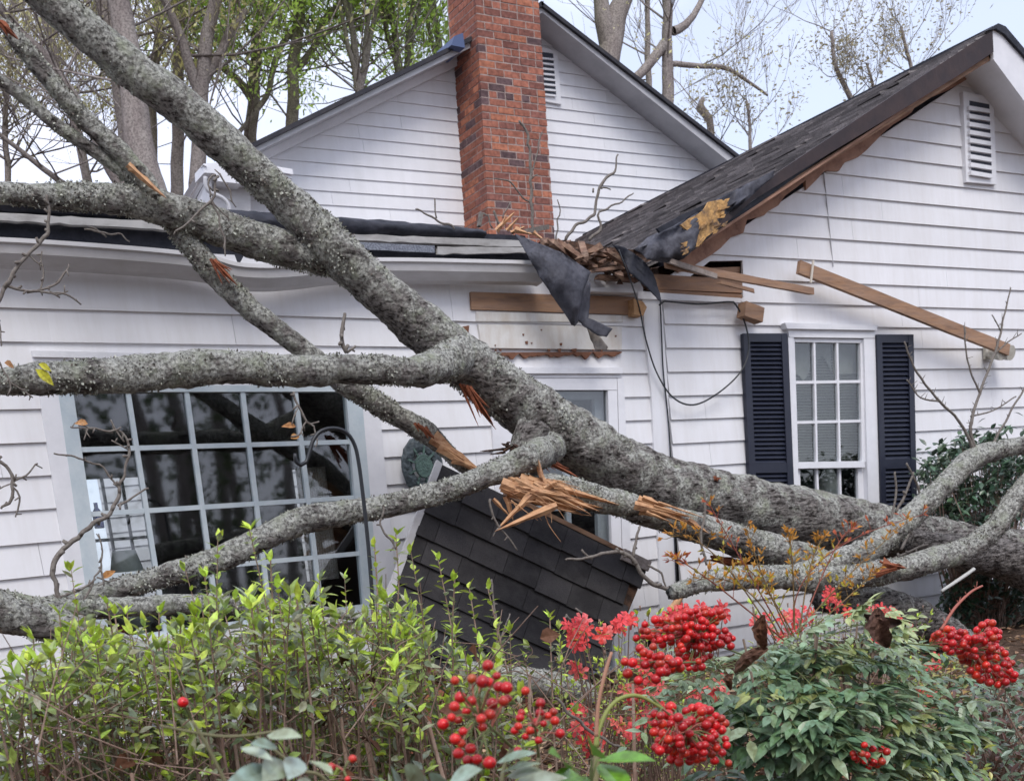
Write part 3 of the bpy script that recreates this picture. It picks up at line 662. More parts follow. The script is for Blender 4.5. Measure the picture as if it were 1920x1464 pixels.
# shutters: frame with slanted louvers in two panels
def lerp2(q, s, t):
    a = (q[0][0]+(q[1][0]-q[0][0])*s, q[0][1]+(q[1][1]-q[0][1])*s); b = (q[3][0]+(q[2][0]-q[3][0])*s, q[3][1]+(q[2][1]-q[3][1])*s)
    return (a[0]+(b[0]-a[0])*t, a[1]+(b[1]-a[1])*t)
def shutter(q, nl):
    m = MB(); Y = -.06
    def cell(s0, s1, t0, t1, Y=Y, t=.035): m.slab([lerp2(q, s0, t0), lerp2(q, s1, t0), lerp2(q, s1, t1), lerp2(q, s0, t1)], Y, t)
    cell(0, .14, 0, 1); cell(.86, 1, 0, 1); cell(.14, .86, 0, .035, Y+.002, .03); cell(.14, .86, .965, 1, Y+.002, .03); cell(.14, .86, .535, .575, Y+.002, .03)
    s = m.build('shutter', SHUT, wing); l = MB()
    for (t0, t1, n) in ((.035, .535, nl), (.575, .965, int(nl*.8))):
        for k in range(n):
            t = t0+(t1-t0)*(k+.15)/n; tb = t0+(t1-t0)*(k+.95)/n
            a, b = lerp2(q, .14, t), lerp2(q, .86, t); c_, d_ = lerp2(q, .86, tb), lerp2(q, .14, tb)
            fr = [P(*a, Y+.026), P(*b, Y+.026), P(*c_, Y+.005), P(*d_, Y+.005)]; l.prism(fr, [v_+Vector((0, .006, 0)) for v_ in fr])
    l.build('louver', SHUT, s); bk_ = MB(); bk_.slab([lerp2(q, .1, .02), lerp2(q, .9, .02), lerp2(q, .9, .98), lerp2(q, .1, .98)], Y+.034, .004); bk_.build('shutter_back', SHUT, s)
shutter([(1394, 625), (1477, 625), (1496, 1078), (1414, 1080)], 27); shutter([(1644, 627), (1713, 627), (1722, 1062), (1656, 1066)], 25)
# floodlight under the plank
fx = MB(); c0 = P(1856, 662, -.05)
for dx in (-.055, .06):
    ps = [c0+Vector((dx, -.02-.05*k, -.01*k)) for k in range(4)]; fx.tube(ps, [.035, .045, .06, .064], 14)
fx.box((c0.x-.06, -.05, c0.z-.05), (c0.x+.06, -.024, c0.z+.05)); fx.build('floodlight', mat('old_floodlight', (.5, .48, .42), .4, .4, n1=(30, (.25, .22, .18), .7)), wing, smooth=False)
# cavity where the low roof joined: dark box and joists
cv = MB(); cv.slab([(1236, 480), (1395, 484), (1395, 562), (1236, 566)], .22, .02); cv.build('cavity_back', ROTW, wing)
jo = MB(); jo.slab([(1225, 514), (1392, 524), (1392, 549), (1218, 542)], -.03, .05); jo.slab([(1230, 543), (1392, 552), (1392, 559), (1232, 553)], -.045, .05); jo.slab([(1320, 503), (1388, 500), (1388, 512), (1318, 516)], .03, .05); jo.build('exposed_joist', RAWW, wing)
tr = MB(); tr.slab([(1080, 538), (1194, 542), (1195, 549), (1080, 545)], -.12, .08); tr.slab([(1107, 519), (1190, 533), (1193, 547), (1100, 544)], -.09, .07); tr.slab([(1196, 546), (1389, 559), (1389, 567), (1196, 560)], -.05, .06); tr.build('broken_trim', TRIMW, wing)

# ================================================================== fallen tree
tb = P(1960, 1100, -1.3)
tree = thing('fallen_tree', (tb.x, tb.y, gz(tb.x, tb.y)), 'huge lichen-covered tree fallen across the garden with its forked limbs resting on the roof edge', 'fallen tree')
flk = MB(); fr_r = random.Random(5)
def flakes(ps, rs, dens, size):
    for i in range(len(ps)-1):
        a, b = ps[i], ps[i+1]; L_ = (b-a).length; t = (b-a).normalized(); r_ = rs[i]
        x = t.orthogonal().normalized(); y = t.cross(x); k = L_*r_*6.28*dens; n = int(k)+(fr_r.random() < k-int(k))
        for _ in range(n):
            an = fr_r.uniform(0, 6.283); d = x*math.cos(an)+y*math.sin(an); p = a+t*fr_r.random()*L_+d*r_*fr_r.uniform(.93, 1.03)
            if noise.noise(p*4.5)+.5*noise.noise(p*15) < .04: continue
            s = size*fr_r.uniform(.5, 1.4); e1 = (t*fr_r.uniform(-1, 1)+d.cross(t)*fr_r.uniform(-1, 1)+d*fr_r.uniform(-.1, .9)).normalized(); e2 = (d.cross(e1)+d*fr_r.uniform(-.4, .6)).normalized()
            g_ = fr_r.uniform(.35, 1.0); c = (.48*g_, .49*g_, .42*g_) if fr_r.random() < .75 else (.16*g_, .14*g_, .12*g_)
            flk.add([p-d*.004, p+e1*s*.6+e2*s*.5, p+e1*s*1.1+d*s*.15, p+e1*s*.5-e2*s*.5], [(0, 1, 2, 3)], c)
def limb(name, pts, Y, lich=.62, n=18, amp=.13, fq=10, step=5, parent=None, fl=5600, wob=.0, lich2=None, fs=.010):
    ps, rs = limb_path(pts, Y, step, wob); m = MB()
    l2 = lich if lich2 is None else lich2
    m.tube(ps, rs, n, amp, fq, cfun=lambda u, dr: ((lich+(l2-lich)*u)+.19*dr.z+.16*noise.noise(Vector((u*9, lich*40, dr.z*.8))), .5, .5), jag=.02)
    if fl: flakes(ps, rs, fl, fs)
    return m.build(name, BARK, parent or tree, smooth=True)
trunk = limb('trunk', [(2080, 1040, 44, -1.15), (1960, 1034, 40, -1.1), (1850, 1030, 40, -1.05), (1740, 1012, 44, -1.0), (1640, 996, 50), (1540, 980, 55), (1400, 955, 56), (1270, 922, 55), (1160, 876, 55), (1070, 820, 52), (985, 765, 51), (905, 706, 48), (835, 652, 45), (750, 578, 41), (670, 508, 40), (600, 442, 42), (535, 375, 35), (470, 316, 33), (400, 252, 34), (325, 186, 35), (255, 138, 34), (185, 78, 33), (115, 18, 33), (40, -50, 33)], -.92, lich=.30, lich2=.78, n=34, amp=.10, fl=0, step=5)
ps, rs = limb_path([(1160, 876, 55), (1070, 820, 52), (985, 765, 51), (905, 706, 48), (835, 652, 45), (750, 578, 41), (670, 508, 40), (600, 442, 42), (535, 375, 35), (470, 316, 33), (400, 252, 34), (325, 186, 35), (255, 138, 34), (185, 78, 33), (115, 18, 33), (40, -50, 33)], -.92); flakes(ps, rs, 5500, .0115)
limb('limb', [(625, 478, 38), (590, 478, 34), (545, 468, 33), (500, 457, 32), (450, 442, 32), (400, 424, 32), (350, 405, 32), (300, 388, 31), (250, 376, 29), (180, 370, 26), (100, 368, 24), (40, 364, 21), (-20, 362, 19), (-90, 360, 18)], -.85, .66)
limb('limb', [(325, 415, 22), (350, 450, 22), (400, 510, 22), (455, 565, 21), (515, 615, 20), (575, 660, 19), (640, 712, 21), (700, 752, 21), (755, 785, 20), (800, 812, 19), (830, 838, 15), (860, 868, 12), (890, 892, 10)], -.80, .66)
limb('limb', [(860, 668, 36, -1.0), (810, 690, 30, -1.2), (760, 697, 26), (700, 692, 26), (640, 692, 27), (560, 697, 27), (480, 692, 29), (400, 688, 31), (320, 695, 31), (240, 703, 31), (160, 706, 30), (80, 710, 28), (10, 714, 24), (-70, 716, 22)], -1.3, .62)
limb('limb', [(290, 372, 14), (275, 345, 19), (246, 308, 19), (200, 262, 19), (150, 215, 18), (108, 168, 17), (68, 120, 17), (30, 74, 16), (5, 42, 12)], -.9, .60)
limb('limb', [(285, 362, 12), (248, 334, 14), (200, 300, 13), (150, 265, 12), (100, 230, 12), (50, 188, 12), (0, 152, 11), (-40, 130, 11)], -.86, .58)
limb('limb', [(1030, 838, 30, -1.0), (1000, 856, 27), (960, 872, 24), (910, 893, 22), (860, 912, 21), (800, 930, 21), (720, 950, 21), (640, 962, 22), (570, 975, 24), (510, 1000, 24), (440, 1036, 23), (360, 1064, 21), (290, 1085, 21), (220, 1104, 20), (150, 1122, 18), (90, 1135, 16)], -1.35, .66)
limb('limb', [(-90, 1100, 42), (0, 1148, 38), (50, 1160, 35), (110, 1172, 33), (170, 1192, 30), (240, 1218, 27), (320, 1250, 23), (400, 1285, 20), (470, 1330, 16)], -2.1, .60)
limb('limb', [(-20, 1110, 12), (70, 1134, 16), (150, 1142, 19), (250, 1137, 19), (330, 1132, 19), (410, 1132, 17), (500, 1138, 13), (600, 1145, 10), (690, 1160, 7)], -1.8, .68)
limb('limb', [(860, 1262, 24), (930, 1268, 24), (1000, 1278, 26), (1060, 1290, 25), (1110, 1305, 20)], -1.6, .70, fl=3000)
limb('limb', [(1000, 905, 14), (1030, 910, 22), (1075, 920, 24), (1130, 937, 25), (1180, 948, 23), (1205, 955, 16)], -1.35, .74)
limb('limb', [(1160, 958, 6), (1190, 965, 16), (1250, 975, 23), (1310, 990, 27), (1380, 1012, 29), (1450, 1032, 30), (1510, 1050, 29), (1570, 1062, 24), (1640, 1080, 16)], -1.35, .58)
limb('limb', [(1490, 1078, 18), (1560, 1056, 24), (1630, 1030, 24), (1690, 985, 22), (1740, 938, 21), (1790, 890, 20), (1830, 858, 21), (1880, 842, 17), (1950, 830, 17)], -1.9, .66, fl=2600)
limb('limb', [(1260, 1110, 14), (1350, 1086, 20), (1450, 1082, 22), (1560, 1085, 25), (1660, 1072, 24), (1740, 1052, 23), (1810, 1030, 22), (1860, 995, 21), (1895, 945, 19), (1940, 890, 18)], -1.95, .64, fl=2600)
limb('limb', [(1540, 1120, 26), (1620, 1130, 32), (1700, 1150, 34), (1770, 1185, 30), (1840, 1230, 22)], -1.7, .35, fl=900)
limb('limb', [(1980, 1100, 40), (1890, 1050, 36), (1800, 1035, 30), (1700, 1010, 20)], -1.3, .15, fl=0)
limb('limb', [(1670, 1020, 10), (1745, 1000, 17), (1830, 980, 17), (1930, 950, 15)], -.7, .5, fl=0)
# knuckle where the limbs tore
limb('limb', [(1000, 800, 30), (985, 835, 28), (985, 870, 24), (1010, 895, 14)], -1.15, .4, fl=2600)
flk.build('lichen', FLAKE, tree, kind='stuff')
# exposed wood: splinters and torn faces
sp = MB(); spr = random.Random(8)
def shard(mb, x0, y0, x1, y1, w0, Y, t=.02, dY=0, bend=0):
    n = 6; L_ = []; Rr = []
    dx, dy = x1-x0, y1-y0; ln_ = math.hypot(dx, dy); nx_, ny_ = -dy/ln_, dx/ln_
    vs = []
    for i in range(n+1):
        u = i/n; wv = w0*(1-u)**.7*(.8+.4*spr.random())+.5; bx = bend*math.sin(u*math.pi*.5)
        cx, cy = x0+dx*u+nx_*bx, y0+dy*u+ny_*bx; yy = Y+dY*u
        wv2 = wv*(.5+spr.random()*.5)
        vs += [P(cx+nx_*wv, cy+ny_*wv, yy), P(cx, cy, yy-t), P(cx-nx_*wv2, cy-ny_*wv2, yy), P(cx, cy, yy+t)]
    fs = [(0, 1, 2, 3)]
    for i in range(n):
        for k in range(4): a = i*4+k; b = i*4+(k+1) % 4; fs.append((a, b, b+4, a+4))
    mb.add(vs, fs)
for a in [(945, 905, 1095, 955, 10, -1.42), (955, 915, 1085, 945, 9, -1.4), (940, 915, 1040, 955, 7, -1.44), (975, 895, 1095, 940, 12, -1.4), (1000, 905, 1080, 956, 8, -1.46), (1010, 930, 1060, 960, 6, -1.44),
          (1015, 895, 1010, 862, 5, -1.46), (1020, 905, 1000, 858, 7, -1.42), (1000, 925, 930, 995, 8, -1.48), (1040, 950, 935, 992, 10, -1.45), (950, 930, 962, 975, 7, -1.4), (925, 935, 958, 970, 4, -1.42), (1030, 930, 1130, 952, 8, -1.4),
          (960, 900, 1050, 948, 12, -1.38), (985, 920, 1090, 962, 6, -1.45), (1020, 915, 1050, 900, 8, -1.46)]: shard(sp, *a)
for k in range(20):
    x, y = spr.uniform(945, 1010), spr.uniform(893, 925); L_ = spr.uniform(40, 110); a_ = spr.uniform(.15, .55); shard(sp, x, y, x+L_*math.cos(a_), y+L_*math.sin(a_), spr.uniform(2, 8), spr.uniform(-1.5, -1.4), .006, bend=spr.uniform(-9, 9))
for a in [(940, 905, 1060, 955, 12, -1.45), (975, 900, 1125, 955, 12, -1.43), (990, 898, 1160, 950, 10, -1.42), (1045, 948, 927, 994, 9, -1.5), (965, 920, 1095, 962, 8, -1.46)]: shard(sp, *a, bend=spr.uniform(-5, 5))
for k in range(24):
    x, y = spr.uniform(950, 1050), spr.uniform(893, 945); L_ = spr.uniform(20, 90); a_ = spr.gauss(.45, .35); b_ = spr.uniform(-12, 12)
    ps, rs = limb_path([(x, y, 1.3), (x+L_*.5*math.cos(a_)-b_*math.sin(a_), y+L_*.5*math.sin(a_)+b_*math.cos(a_), .9), (x+L_*math.cos(a_), y+L_*math.sin(a_)+b_*.4, .4)], spr.uniform(-1.53, -1.42), 8); sp.tube(ps, rs, 4, cap=False)
sp.build('splintered_break', SPLW, tree)
sp = MB()
for k in range(12):
    x, y = spr.uniform(1188, 1240), spr.uniform(936, 962); L_ = spr.uniform(40, 95); a_ = spr.uniform(.25, .5); shard(sp, x, y, x+L_*math.cos(a_), y+L_*math.sin(a_), spr.uniform(1.2, 4), spr.uniform(-1.52, -1.49), .006)
for a in [(1195, 938, 1305, 985, 14, -1.48), (1190, 945, 1290, 968, 9, -1.5), (1205, 932, 1250, 950, 7, -1.5), (1290, 975, 1330, 1000, 7, -1.49), (1200, 955, 1260, 972, 10, -1.47)]: shard(sp, *a)
sp.build('splintered_break', SPLW, tree)
sp = MB()
for a in [(812, 818, 912, 892, 13, -.88), (825, 835, 905, 892, 11, -.90), (808, 822, 870, 862, 9, -.9), (850, 858, 925, 892, 10, -.9)]: shard(sp, *a)
sp.build('stripped_wood', SPLW, tree)
sp = MB()
for a in [(245, 312, 305, 368, 8, -1.0), (240, 308, 285, 350, 6, -1.0), (265, 330, 312, 372, 6, -.99)]: shard(sp, *a)
sp.build('stripped_wood', SPLW, tree)
REDW = mat('reddish_torn_bark', (.30, .10, .05), .85, .2, n1=(30, (.12, .05, .035), .8), bump=(60, .7, .01))
sp = MB()
for a in [(400, 488, 445, 535, 7, -.9), (795, 802, 815, 822, 8, -.9), (782, 795, 800, 812, 5, -.9), (0, 40, 35, 75, 8, -1.0), (1005, 845, 1060, 880, 14, -1.12), (1000, 850, 1085, 895, 9, -1.13), (1345, 895, 1345, 902, 6, -1.12), (868, 722, 930, 805, 6, -1.0), (880, 725, 925, 795, 4, -1.02),
          (1655, 1055, 1700, 1065, 10, -2.07), (1640, 1075, 1690, 1062, 8, -2.07), (1350, 1048, 1440, 1062, 9, -1.3), (1335, 1044, 1420, 1070, 8, -1.25)]:
    sp = MB(); shard(sp, *a)
    for k in range(5): d_ = spr.uniform(-6, 6); shard(sp, a[0]+d_, a[1]+d_*.6, a[0]+(a[2]-a[0])*spr.uniform(.4, .9)+d_, a[1]+(a[3]-a[1])*spr.uniform(.4, .9)-d_*.5, 2.5, a[5]-.01, .006)
    sp.build('torn_bark', REDW, tree)
sp = MB()
for a in [(950, 842, 900, 846, 3, -1.2), (948, 848, 918, 852, 2.5, -1.2)]: shard(sp, *a)
for k in range(14): x, y = spr.uniform(948, 975), spr.uniform(826, 858); shard(sp, x, y, x-spr.uniform(5, 14), y+spr.uniform(-8, 12), 4, -1.22)
sp.build('broken_stub', ROTW, tree)
# bare twigs hanging from the limbs
TW = [
 [(88, 365, 4), (92, 400, 4), (86, 440, 5), (50, 480, 5), (20, 520, 6), (0, 560, 6), (-30, 590, 6)], [(15, 535, 4), (50, 545, 3.5), (90, 548, 3), (130, 555, 2.5), (152, 570, 2)], [(70, 545, 3), (110, 528, 3), (128, 495, 2)], [(75, 545, 2.5), (82, 520, 2.5), (76, 470, 2)], [(82, 500, 2), (55, 480, 2)], [(92, 548, 2.5), (105, 552, 3), (125, 545, 2)],
 [(-10, 860, 5), (18, 880, 5), (24, 900, 5), (20, 935, 4), (0, 955, 3)], [(24, 905, 3), (50, 890, 2.5), (72, 868, 2)], [(22, 910, 3), (38, 930, 2.5), (30, 970, 2)], [(-5, 920, 2), (20, 905, 2)],
 [(410, 330, 3.5), (400, 360, 3.5), (398, 375, 3.5), (370, 400, 3), (335, 430, 2.5), (325, 440, 2)], [(398, 376, 3), (410, 410, 3), (420, 450, 2.5), (423, 480, 2)], [(400, 380, 2.5), (430, 415, 2)], [(405, 328, 3), (390, 345, 2.5), (395, 370, 2)], [(412, 325, 2.5), (428, 355, 2), (440, 390, 1.5)],
 [(125, 1165, 5), (105, 1100, 6.5), (98, 1070, 7), (110, 1040, 7), (140, 1010, 6.5), (180, 980, 6), (215, 950, 5), (222, 925, 5), (232, 890, 3.7), (243, 855, 4), (240, 825, 3.5), (220, 808, 3), (180, 805, 2.5), (130, 800, 2)], [(220, 948, 4), (245, 935, 3), (280, 915, 2.5)], [(222, 915, 3), (200, 885, 3), (185, 872, 2.5), (140, 858, 2.5), (100, 850, 2)], [(232, 830, 2.5), (215, 800, 2.5), (208, 786, 2)], [(240, 845, 2.5), (225, 835, 2), (210, 826, 2)], [(175, 805, 2.5), (150, 795, 2.5)], [(165, 804, 2), (155, 825, 2)],
 [(110, 1155, 4), (60, 1140, 4)], [(130, 1160, 4), (165, 1110, 3), (178, 1080, 2.5), (190, 1065, 3), (190, 1020, 2.5), (180, 1000, 2)], [(120, 1130, 2), (100, 1115, 2)], [(180, 1085, 3), (150, 1105, 3), (110, 1120, 3)], [(182, 1082, 2.5), (205, 1090, 2), (225, 1085, 1.6)], [(190, 1068, 3), (195, 1100, 2)], [(50, 1180, 2), (50, 1115, 2.5)],
 [(648, 660, 6), (640, 640, 6), (643, 610, 5), (645, 585, 4)], [(648, 660, 4), (665, 648, 3)],
 [(552, 735, 3.5), (558, 760, 3.5), (575, 790, 3), (590, 800, 2.5), (595, 835, 2)], [(575, 790, 2.5), (560, 815, 2.5), (545, 820, 2)], [(580, 795, 2), (600, 790, 2)], [(560, 765, 2), (545, 795, 2)],
 [(720, 950, 2.5), (715, 985, 3), (730, 1010, 3), (745, 1030, 2.5)], [(920, 935, 3.5), (925, 970, 3), (945, 1000, 2.5), (970, 1030, 2)], [(940, 985, 2), (925, 1005, 2)],
 [(-10, 660, 2.5), (5, 690, 2.5), (20, 720, 2.5), (15, 745, 2)], [(20, 718, 2), (50, 735, 2), (62, 745, 2)], [(0, 600, 2), (3, 650, 2)],
 [(1270, 1110, 5), (1225, 1095, 6), (1200, 1070, 6), (1185, 1045, 6), (1150, 1035, 5), (1090, 1045, 4), (1060, 1050, 3)], [(1188, 1045, 5), (1192, 1010, 4), (1200, 985, 3)], [(1110, 1048, 3), (1090, 1030, 3)], [(1215, 1060, 3), (1240, 1075, 3), (1250, 1110, 2.5)], [(1320, 920, 4), (1322, 960, 4), (1315, 1010, 4), (1325, 1060, 3.5)],
 [(1735, 960, 4), (1715, 900, 3.5), (1700, 870, 3)], [(1668, 985, 4), (1680, 930, 3.5), (1678, 885, 3)], [(1680, 960, 4), (1700, 920, 4), (1712, 885, 3)], [(1690, 1030, 5), (1700, 1010, 4), (1720, 960, 3)], [(1655, 1060, 5), (1700, 1035, 4), (1740, 1020, 3)],
 [(1140, 1250, 3), (1120, 1200, 3), (1060, 1150, 3)], [(950, 1240, 3), (935, 1190, 3), (925, 1130, 3), (922, 1085, 3)], [(940, 1200, 2.5), (955, 1150, 2)], [(1130, 1200, 3), (1100, 1160, 3), (1080, 1140, 2.5)]]
for i, t_ in enumerate(TW):
    m = MB(); ps, rs = limb_path(t_, -1.5 if i > 5 else -1.5, 7, .012); m.tube(ps, [max(r_*.68, .0022) for r_ in rs], 6, .15, 40)
    for k in range(1, len(ps)-1, 2):
        if spr.random() < .6:
            d = Vector((spr.uniform(-1, 1), spr.uniform(-.5, .5), spr.uniform(-1, 1))).normalized(); m.tube([ps[k], ps[k]+d*spr.uniform(.012, .035)], [rs[k]*.7, rs[k]*.5], 5)
    m.build('twig', TWIG, tree, smooth=True)
# upright water shoots on the right limb
for t_ in [[(1830, 858, 6), (1805, 800, 4), (1760, 750, 3.5), (1720, 700, 3), (1695, 640, 2.5)], [(1830, 850, 6), (1820, 800, 5), (1840, 730, 4), (1870, 650, 3.5), (1885, 580, 2.5), (1895, 540, 2)], [(1838, 740, 3), (1815, 680, 2.5), (1808, 610, 2)], [(1855, 845, 4), (1885, 790, 3), (1920, 730, 2.5)], [(1760, 752, 2.5), (1725, 745, 2), (1700, 712, 2)], [(1820, 780, 2.5), (1860, 770, 2), (1905, 745, 2)], [(1868, 660, 2), (1890, 640, 2), (1915, 625, 1.5)], [(1875, 620, 2), (1860, 590, 1.5)]]:
    m = MB(); ps, rs = limb_path(t_, -1.9, 8, .01); m.tube(ps, [max(r_*.7, .0025) for r_ in rs], 6, .1, 40)
    for k in range(1, len(ps)-1):
        if spr.random() < .6:
            d = Vector((spr.uniform(-1, 1), 0, spr.uniform(.1, 1))).normalized(); m.tube([ps[k], ps[k]+d*spr.uniform(.02, .07)], [.003, .0015], 4)
    m.build('twig', TWIG, tree, smooth=True)

# ================================================================== damage around the broken roof corner
def cloth(name, grid, Y, material, label, cat, amp=.02, t=.006):
    """grid: rows of pixel points (x, y[, Y]); a creased sheet with thickness"""
    sub = 5; Rw, Cn = len(grid), len(grid[0]); m = MB(); NU, NV = (Cn-1)*sub, (Rw-1)*sub; pts = []
    for j in range(NV+1):
        for i in range(NU+1):
            gj, gi = min(j//sub, Rw-2), min(i//sub, Cn-2); v_, u_ = j/sub-gj, i/sub-gi
            g4 = [grid[gj][gi], grid[gj][gi+1], grid[gj+1][gi], grid[gj+1][gi+1]]; wts = [(1-u_)*(1-v_), u_*(1-v_), (1-u_)*v_, u_*v_]
            x = sum(a[0]*w_ for a, w_ in zip(g4, wts)); y = sum(a[1]*w_ for a, w_ in zip(g4, wts)); yy = sum((a[2] if len(a) > 2 else Y)*w_ for a, w_ in zip(g4, wts))
            yy += amp*(noise.noise(Vector((x*.04+y*.012, y*.006, 2)))*2.2+noise.noise(Vector((x*.07, y*.05, 5)))*.35); pts.append(P(x+1.6*noise.noise(Vector((x*.1, y*.1, 0))), y+1.6*noise.noise(Vector((x*.1, y*.1, 4))), yy))
    n = len(pts); fs = []
    for j in range(NV):
        for i in range(NU): a = j*(NU+1)+i; fs += [(a, a+NU+1, a+NU+2, a+1), (a+n, a+1+n, a+NU+2+n, a+NU+1+n)]
    rim = [i for i in range(NU+1)]+[j*(NU+1)+NU for j in range(1, NV+1)]+[NV*(NU+1)+i for i in range(NU-1, -1, -1)]+[j*(NU+1) for j in range(NV-1, 0, -1)]
    for k in range(len(rim)): a, b = rim[k], rim[(k+1) % len(rim)]; fs.append((a, b, b+n, a+n))
    m.add(pts+[p+Vector((0, t, 0)) for p in pts], fs)
    return m.build(name, material, None, smooth=True, label=label, category=cat)
cloth('hanging_membrane', [[(966, 438, -.2), (1000, 452, -.3), (1035, 466, -.35), (1062, 478, -.38)], [(985, 470, -.3), (1025, 485, -.36), (1065, 500, -.4), (1108, 510, -.36)], [(1012, 518, -.32), (1045, 530, -.38), (1075, 540, -.42), (1095, 545, -.38)], [(1040, 560, -.3), (1058, 568, -.36), (1075, 575, -.4), (1085, 580, -.38)], [(1068, 600, -.28), (1072, 610, -.3), (1078, 612, -.3), (1084, 603, -.3)]], -.3, FELT, 'large dark torn roof membrane sheet hanging in a point over the bare header board', 'roof membrane', .03)
cloth('hanging_membrane', [[(1100, 528), (1108, 530)], [(1090, 560), (1106, 575)], [(1082, 600), (1104, 596)], [(1096, 612), (1148, 616)], [(1120, 628), (1138, 632)]], -.27, FELT, 'short narrow strip of torn membrane dangling behind the tip of the big sheet', 'roof membrane', .02)
cloth('hanging_membrane', [[(1148, 458), (1172, 464)], [(1168, 482), (1205, 486)], [(1180, 510), (1226, 515)], [(1212, 538), (1236, 545)], [(1234, 562), (1241, 568)]], -.36, BLACKM, 'blue-black curved flap of membrane drooping beside the exposed joists', 'roof membrane', .03)
cloth('hanging_wood_scrap', [[(1098, 606), (1108, 606)], [(1106, 630), (1122, 628)], [(1114, 650), (1140, 650)], [(1116, 655), (1138, 656)]], -.2, mat('grey_scrap', (.30, .27, .24), .85, .1, n1=(20, (.12, .10, .09), .8)), 'small grey scrap of weathered wood dangling above the brown peeled strip', 'wood scrap', .01)
cloth('crumpled_roof_felt', [[(1255, 425, -.36), (1300, 400, -.38), (1345, 372, -.4), (1400, 345, -.42), (1452, 320, -.42)], [(1215, 445, -.4), (1265, 425, -.44), (1330, 402, -.45), (1395, 370, -.44), (1450, 332, -.42)], [(1190, 468, -.42), (1240, 455, -.46), (1300, 440, -.47), (1345, 415, -.46), (1372, 400, -.43)], [(1215, 485, -.42), (1255, 482, -.46), (1285, 474, -.47), (1318, 452, -.45), (1345, 432, -.42)], [(1240, 492, -.4), (1262, 492, -.42), (1282, 486, -.42), (1296, 472, -.41), (1312, 456, -.4)]], -.42, FELT, 'crumpled blue-grey roofing felt peeled back along the torn lower rake of the gable', 'roofing felt', .07)
m = MB(); sr = random.Random(21)
outl = [(1330, 378), (1352, 374), (1366, 380), (1360, 392), (1350, 398), (1356, 408), (1344, 412), (1350, 424), (1340, 436), (1322, 444), (1314, 458), (1292, 464), (1276, 458), (1290, 452), (1304, 448), (1312, 436), (1300, 428), (1290, 432), (1278, 424), (1292, 410), (1306, 404), (1318, 392)]
m.slab([(x+sr.uniform(-2, 2), y+sr.uniform(-2, 2)) for x, y in outl], -.52, .015)
for k in range(30):
    x, y = sr.uniform(1275, 1362), 0; y = 462-(x-1275)*.85+sr.uniform(-16, 30); L_ = sr.uniform(5, 20); a_ = sr.uniform(-1.1, -.3); w_ = sr.uniform(1.5, 4)
    ux, uy = math.cos(a_), math.sin(a_); m.slab([(x, y), (x+ux*L_*.5-uy*w_, y+uy*L_*.5+ux*w_), (x+ux*L_, y+uy*L_), (x+ux*L_*.5+uy*w_, y+uy*L_*.5-ux*w_)], -.525+sr.uniform(-.02, .01), .01)
m.build('torn_sheathing', SHEATH, None, label='ochre torn sheathing board showing through the crumpled felt on the gable rake', category='sheathing')
m = MB(); m.slab([(1232, 428), (1280, 402), (1330, 380), (1326, 388), (1296, 404), (1262, 424), (1238, 436)], -.49, .02); m.build('lifted_shingle_gap', BLACKM, wing)
def plank(name, a, b, w_, t_, material, label, cat, Ya=-.3, Yb=None, jag=0):
    m = MB(); A_, B_ = P(a[0], a[1], Ya), P(b[0], b[1], Yb if Yb is not None else Ya); d = (B_-A_); n = 10
    side = Vector((0, 1, 0)); upv = d.cross(side).normalized()
    if upv.z < 0: upv = -upv
    vs = []; hw = w_*zd(A_)/F/2
    for i in range(n+1):
        u = i/n; p = A_+d*u+upv*noise.noise(Vector((u*3, A_.x, 0)))*hw*.12; e = d.normalized()*sr.uniform(-jag, jag) if i in (0, n) else Vector()
        k = 1+.06*noise.noise(Vector((u*9, B_.x, 0)))
        vs += [p-upv*hw*k+e*sr.random(), p+upv*hw*k+e*sr.random(), p+upv*hw*k+side*t_+e, p-upv*hw*k+side*t_-e]
    fs = [(0, 1, 2, 3), tuple(4*n+k for k in (3, 2, 1, 0))]
    for i in range(n):
        for k in range(4): q_ = i*4+k; r_ = i*4+(k+1) % 4; fs.append((q_, q_+4, r_+4, r_))
    m.add(vs, fs); return m.build(name, material, None, label=label, category=cat)
plank('hanging_plank', (1500, 500), (1893, 656), 23, .035, RAWW, 'long brown plank slanting down across the gable siding from above the window to the floodlight', 'plank', -.16, -.24)
plank('hanging_splinter', (1526, 488), (1521, 530), 4, .01, mat('pale_splinter', (.6, .55, .48), .7, .2), 'thin pale splinter hanging across the top end of the long slanting plank', 'splinter', -.2)
plank('wood_block', (1398, 577), (1432, 590), 26, .09, RAWW, 'short square brown offcut of lumber hanging beside the left navy shutter', 'wood block', -.16)
plank('broken_plank', (1250, 494), (1526, 546), 13, .03, RAWW, 'long thin splintered plank pointing right over the siding above the shutter', 'plank', -.40, -.28, .05)
plank('broken_plank', (1255, 488), (1345, 518), 9, .02, mat('grey_plank', (.34, .29, .26), .8, .2, n1=(30, (.15, .12, .10), .7)), 'grey weathered plank lying over the top of the exposed joists', 'plank', -.44, -.38, .02)
plank('broken_plank', (1350, 528), (1416, 545), 6, .02, RAWW, 'small pointed sliver sticking out at the end of the exposed joist', 'plank', -.2, -.14, .03)
deb = []
DL = [(1020, 452, 1062, 470), (1035, 455, 1085, 495), (1048, 452, 1100, 488), (1060, 462, 1108, 498), (1085, 488, 1125, 462), (1098, 470, 1122, 500), (1070, 470, 1140, 478), (1118, 500, 1150, 480), (1110, 508, 1190, 500), (1120, 520, 1190, 526), (1135, 470, 1180, 500), (1090, 458, 1098, 485)]
rub = thing('roof_rubble', P(1120, 545, -.1), 'heap of splintered brown roof boards and shingles where the flat roof meets the gable', 'rubble')
m = MB()
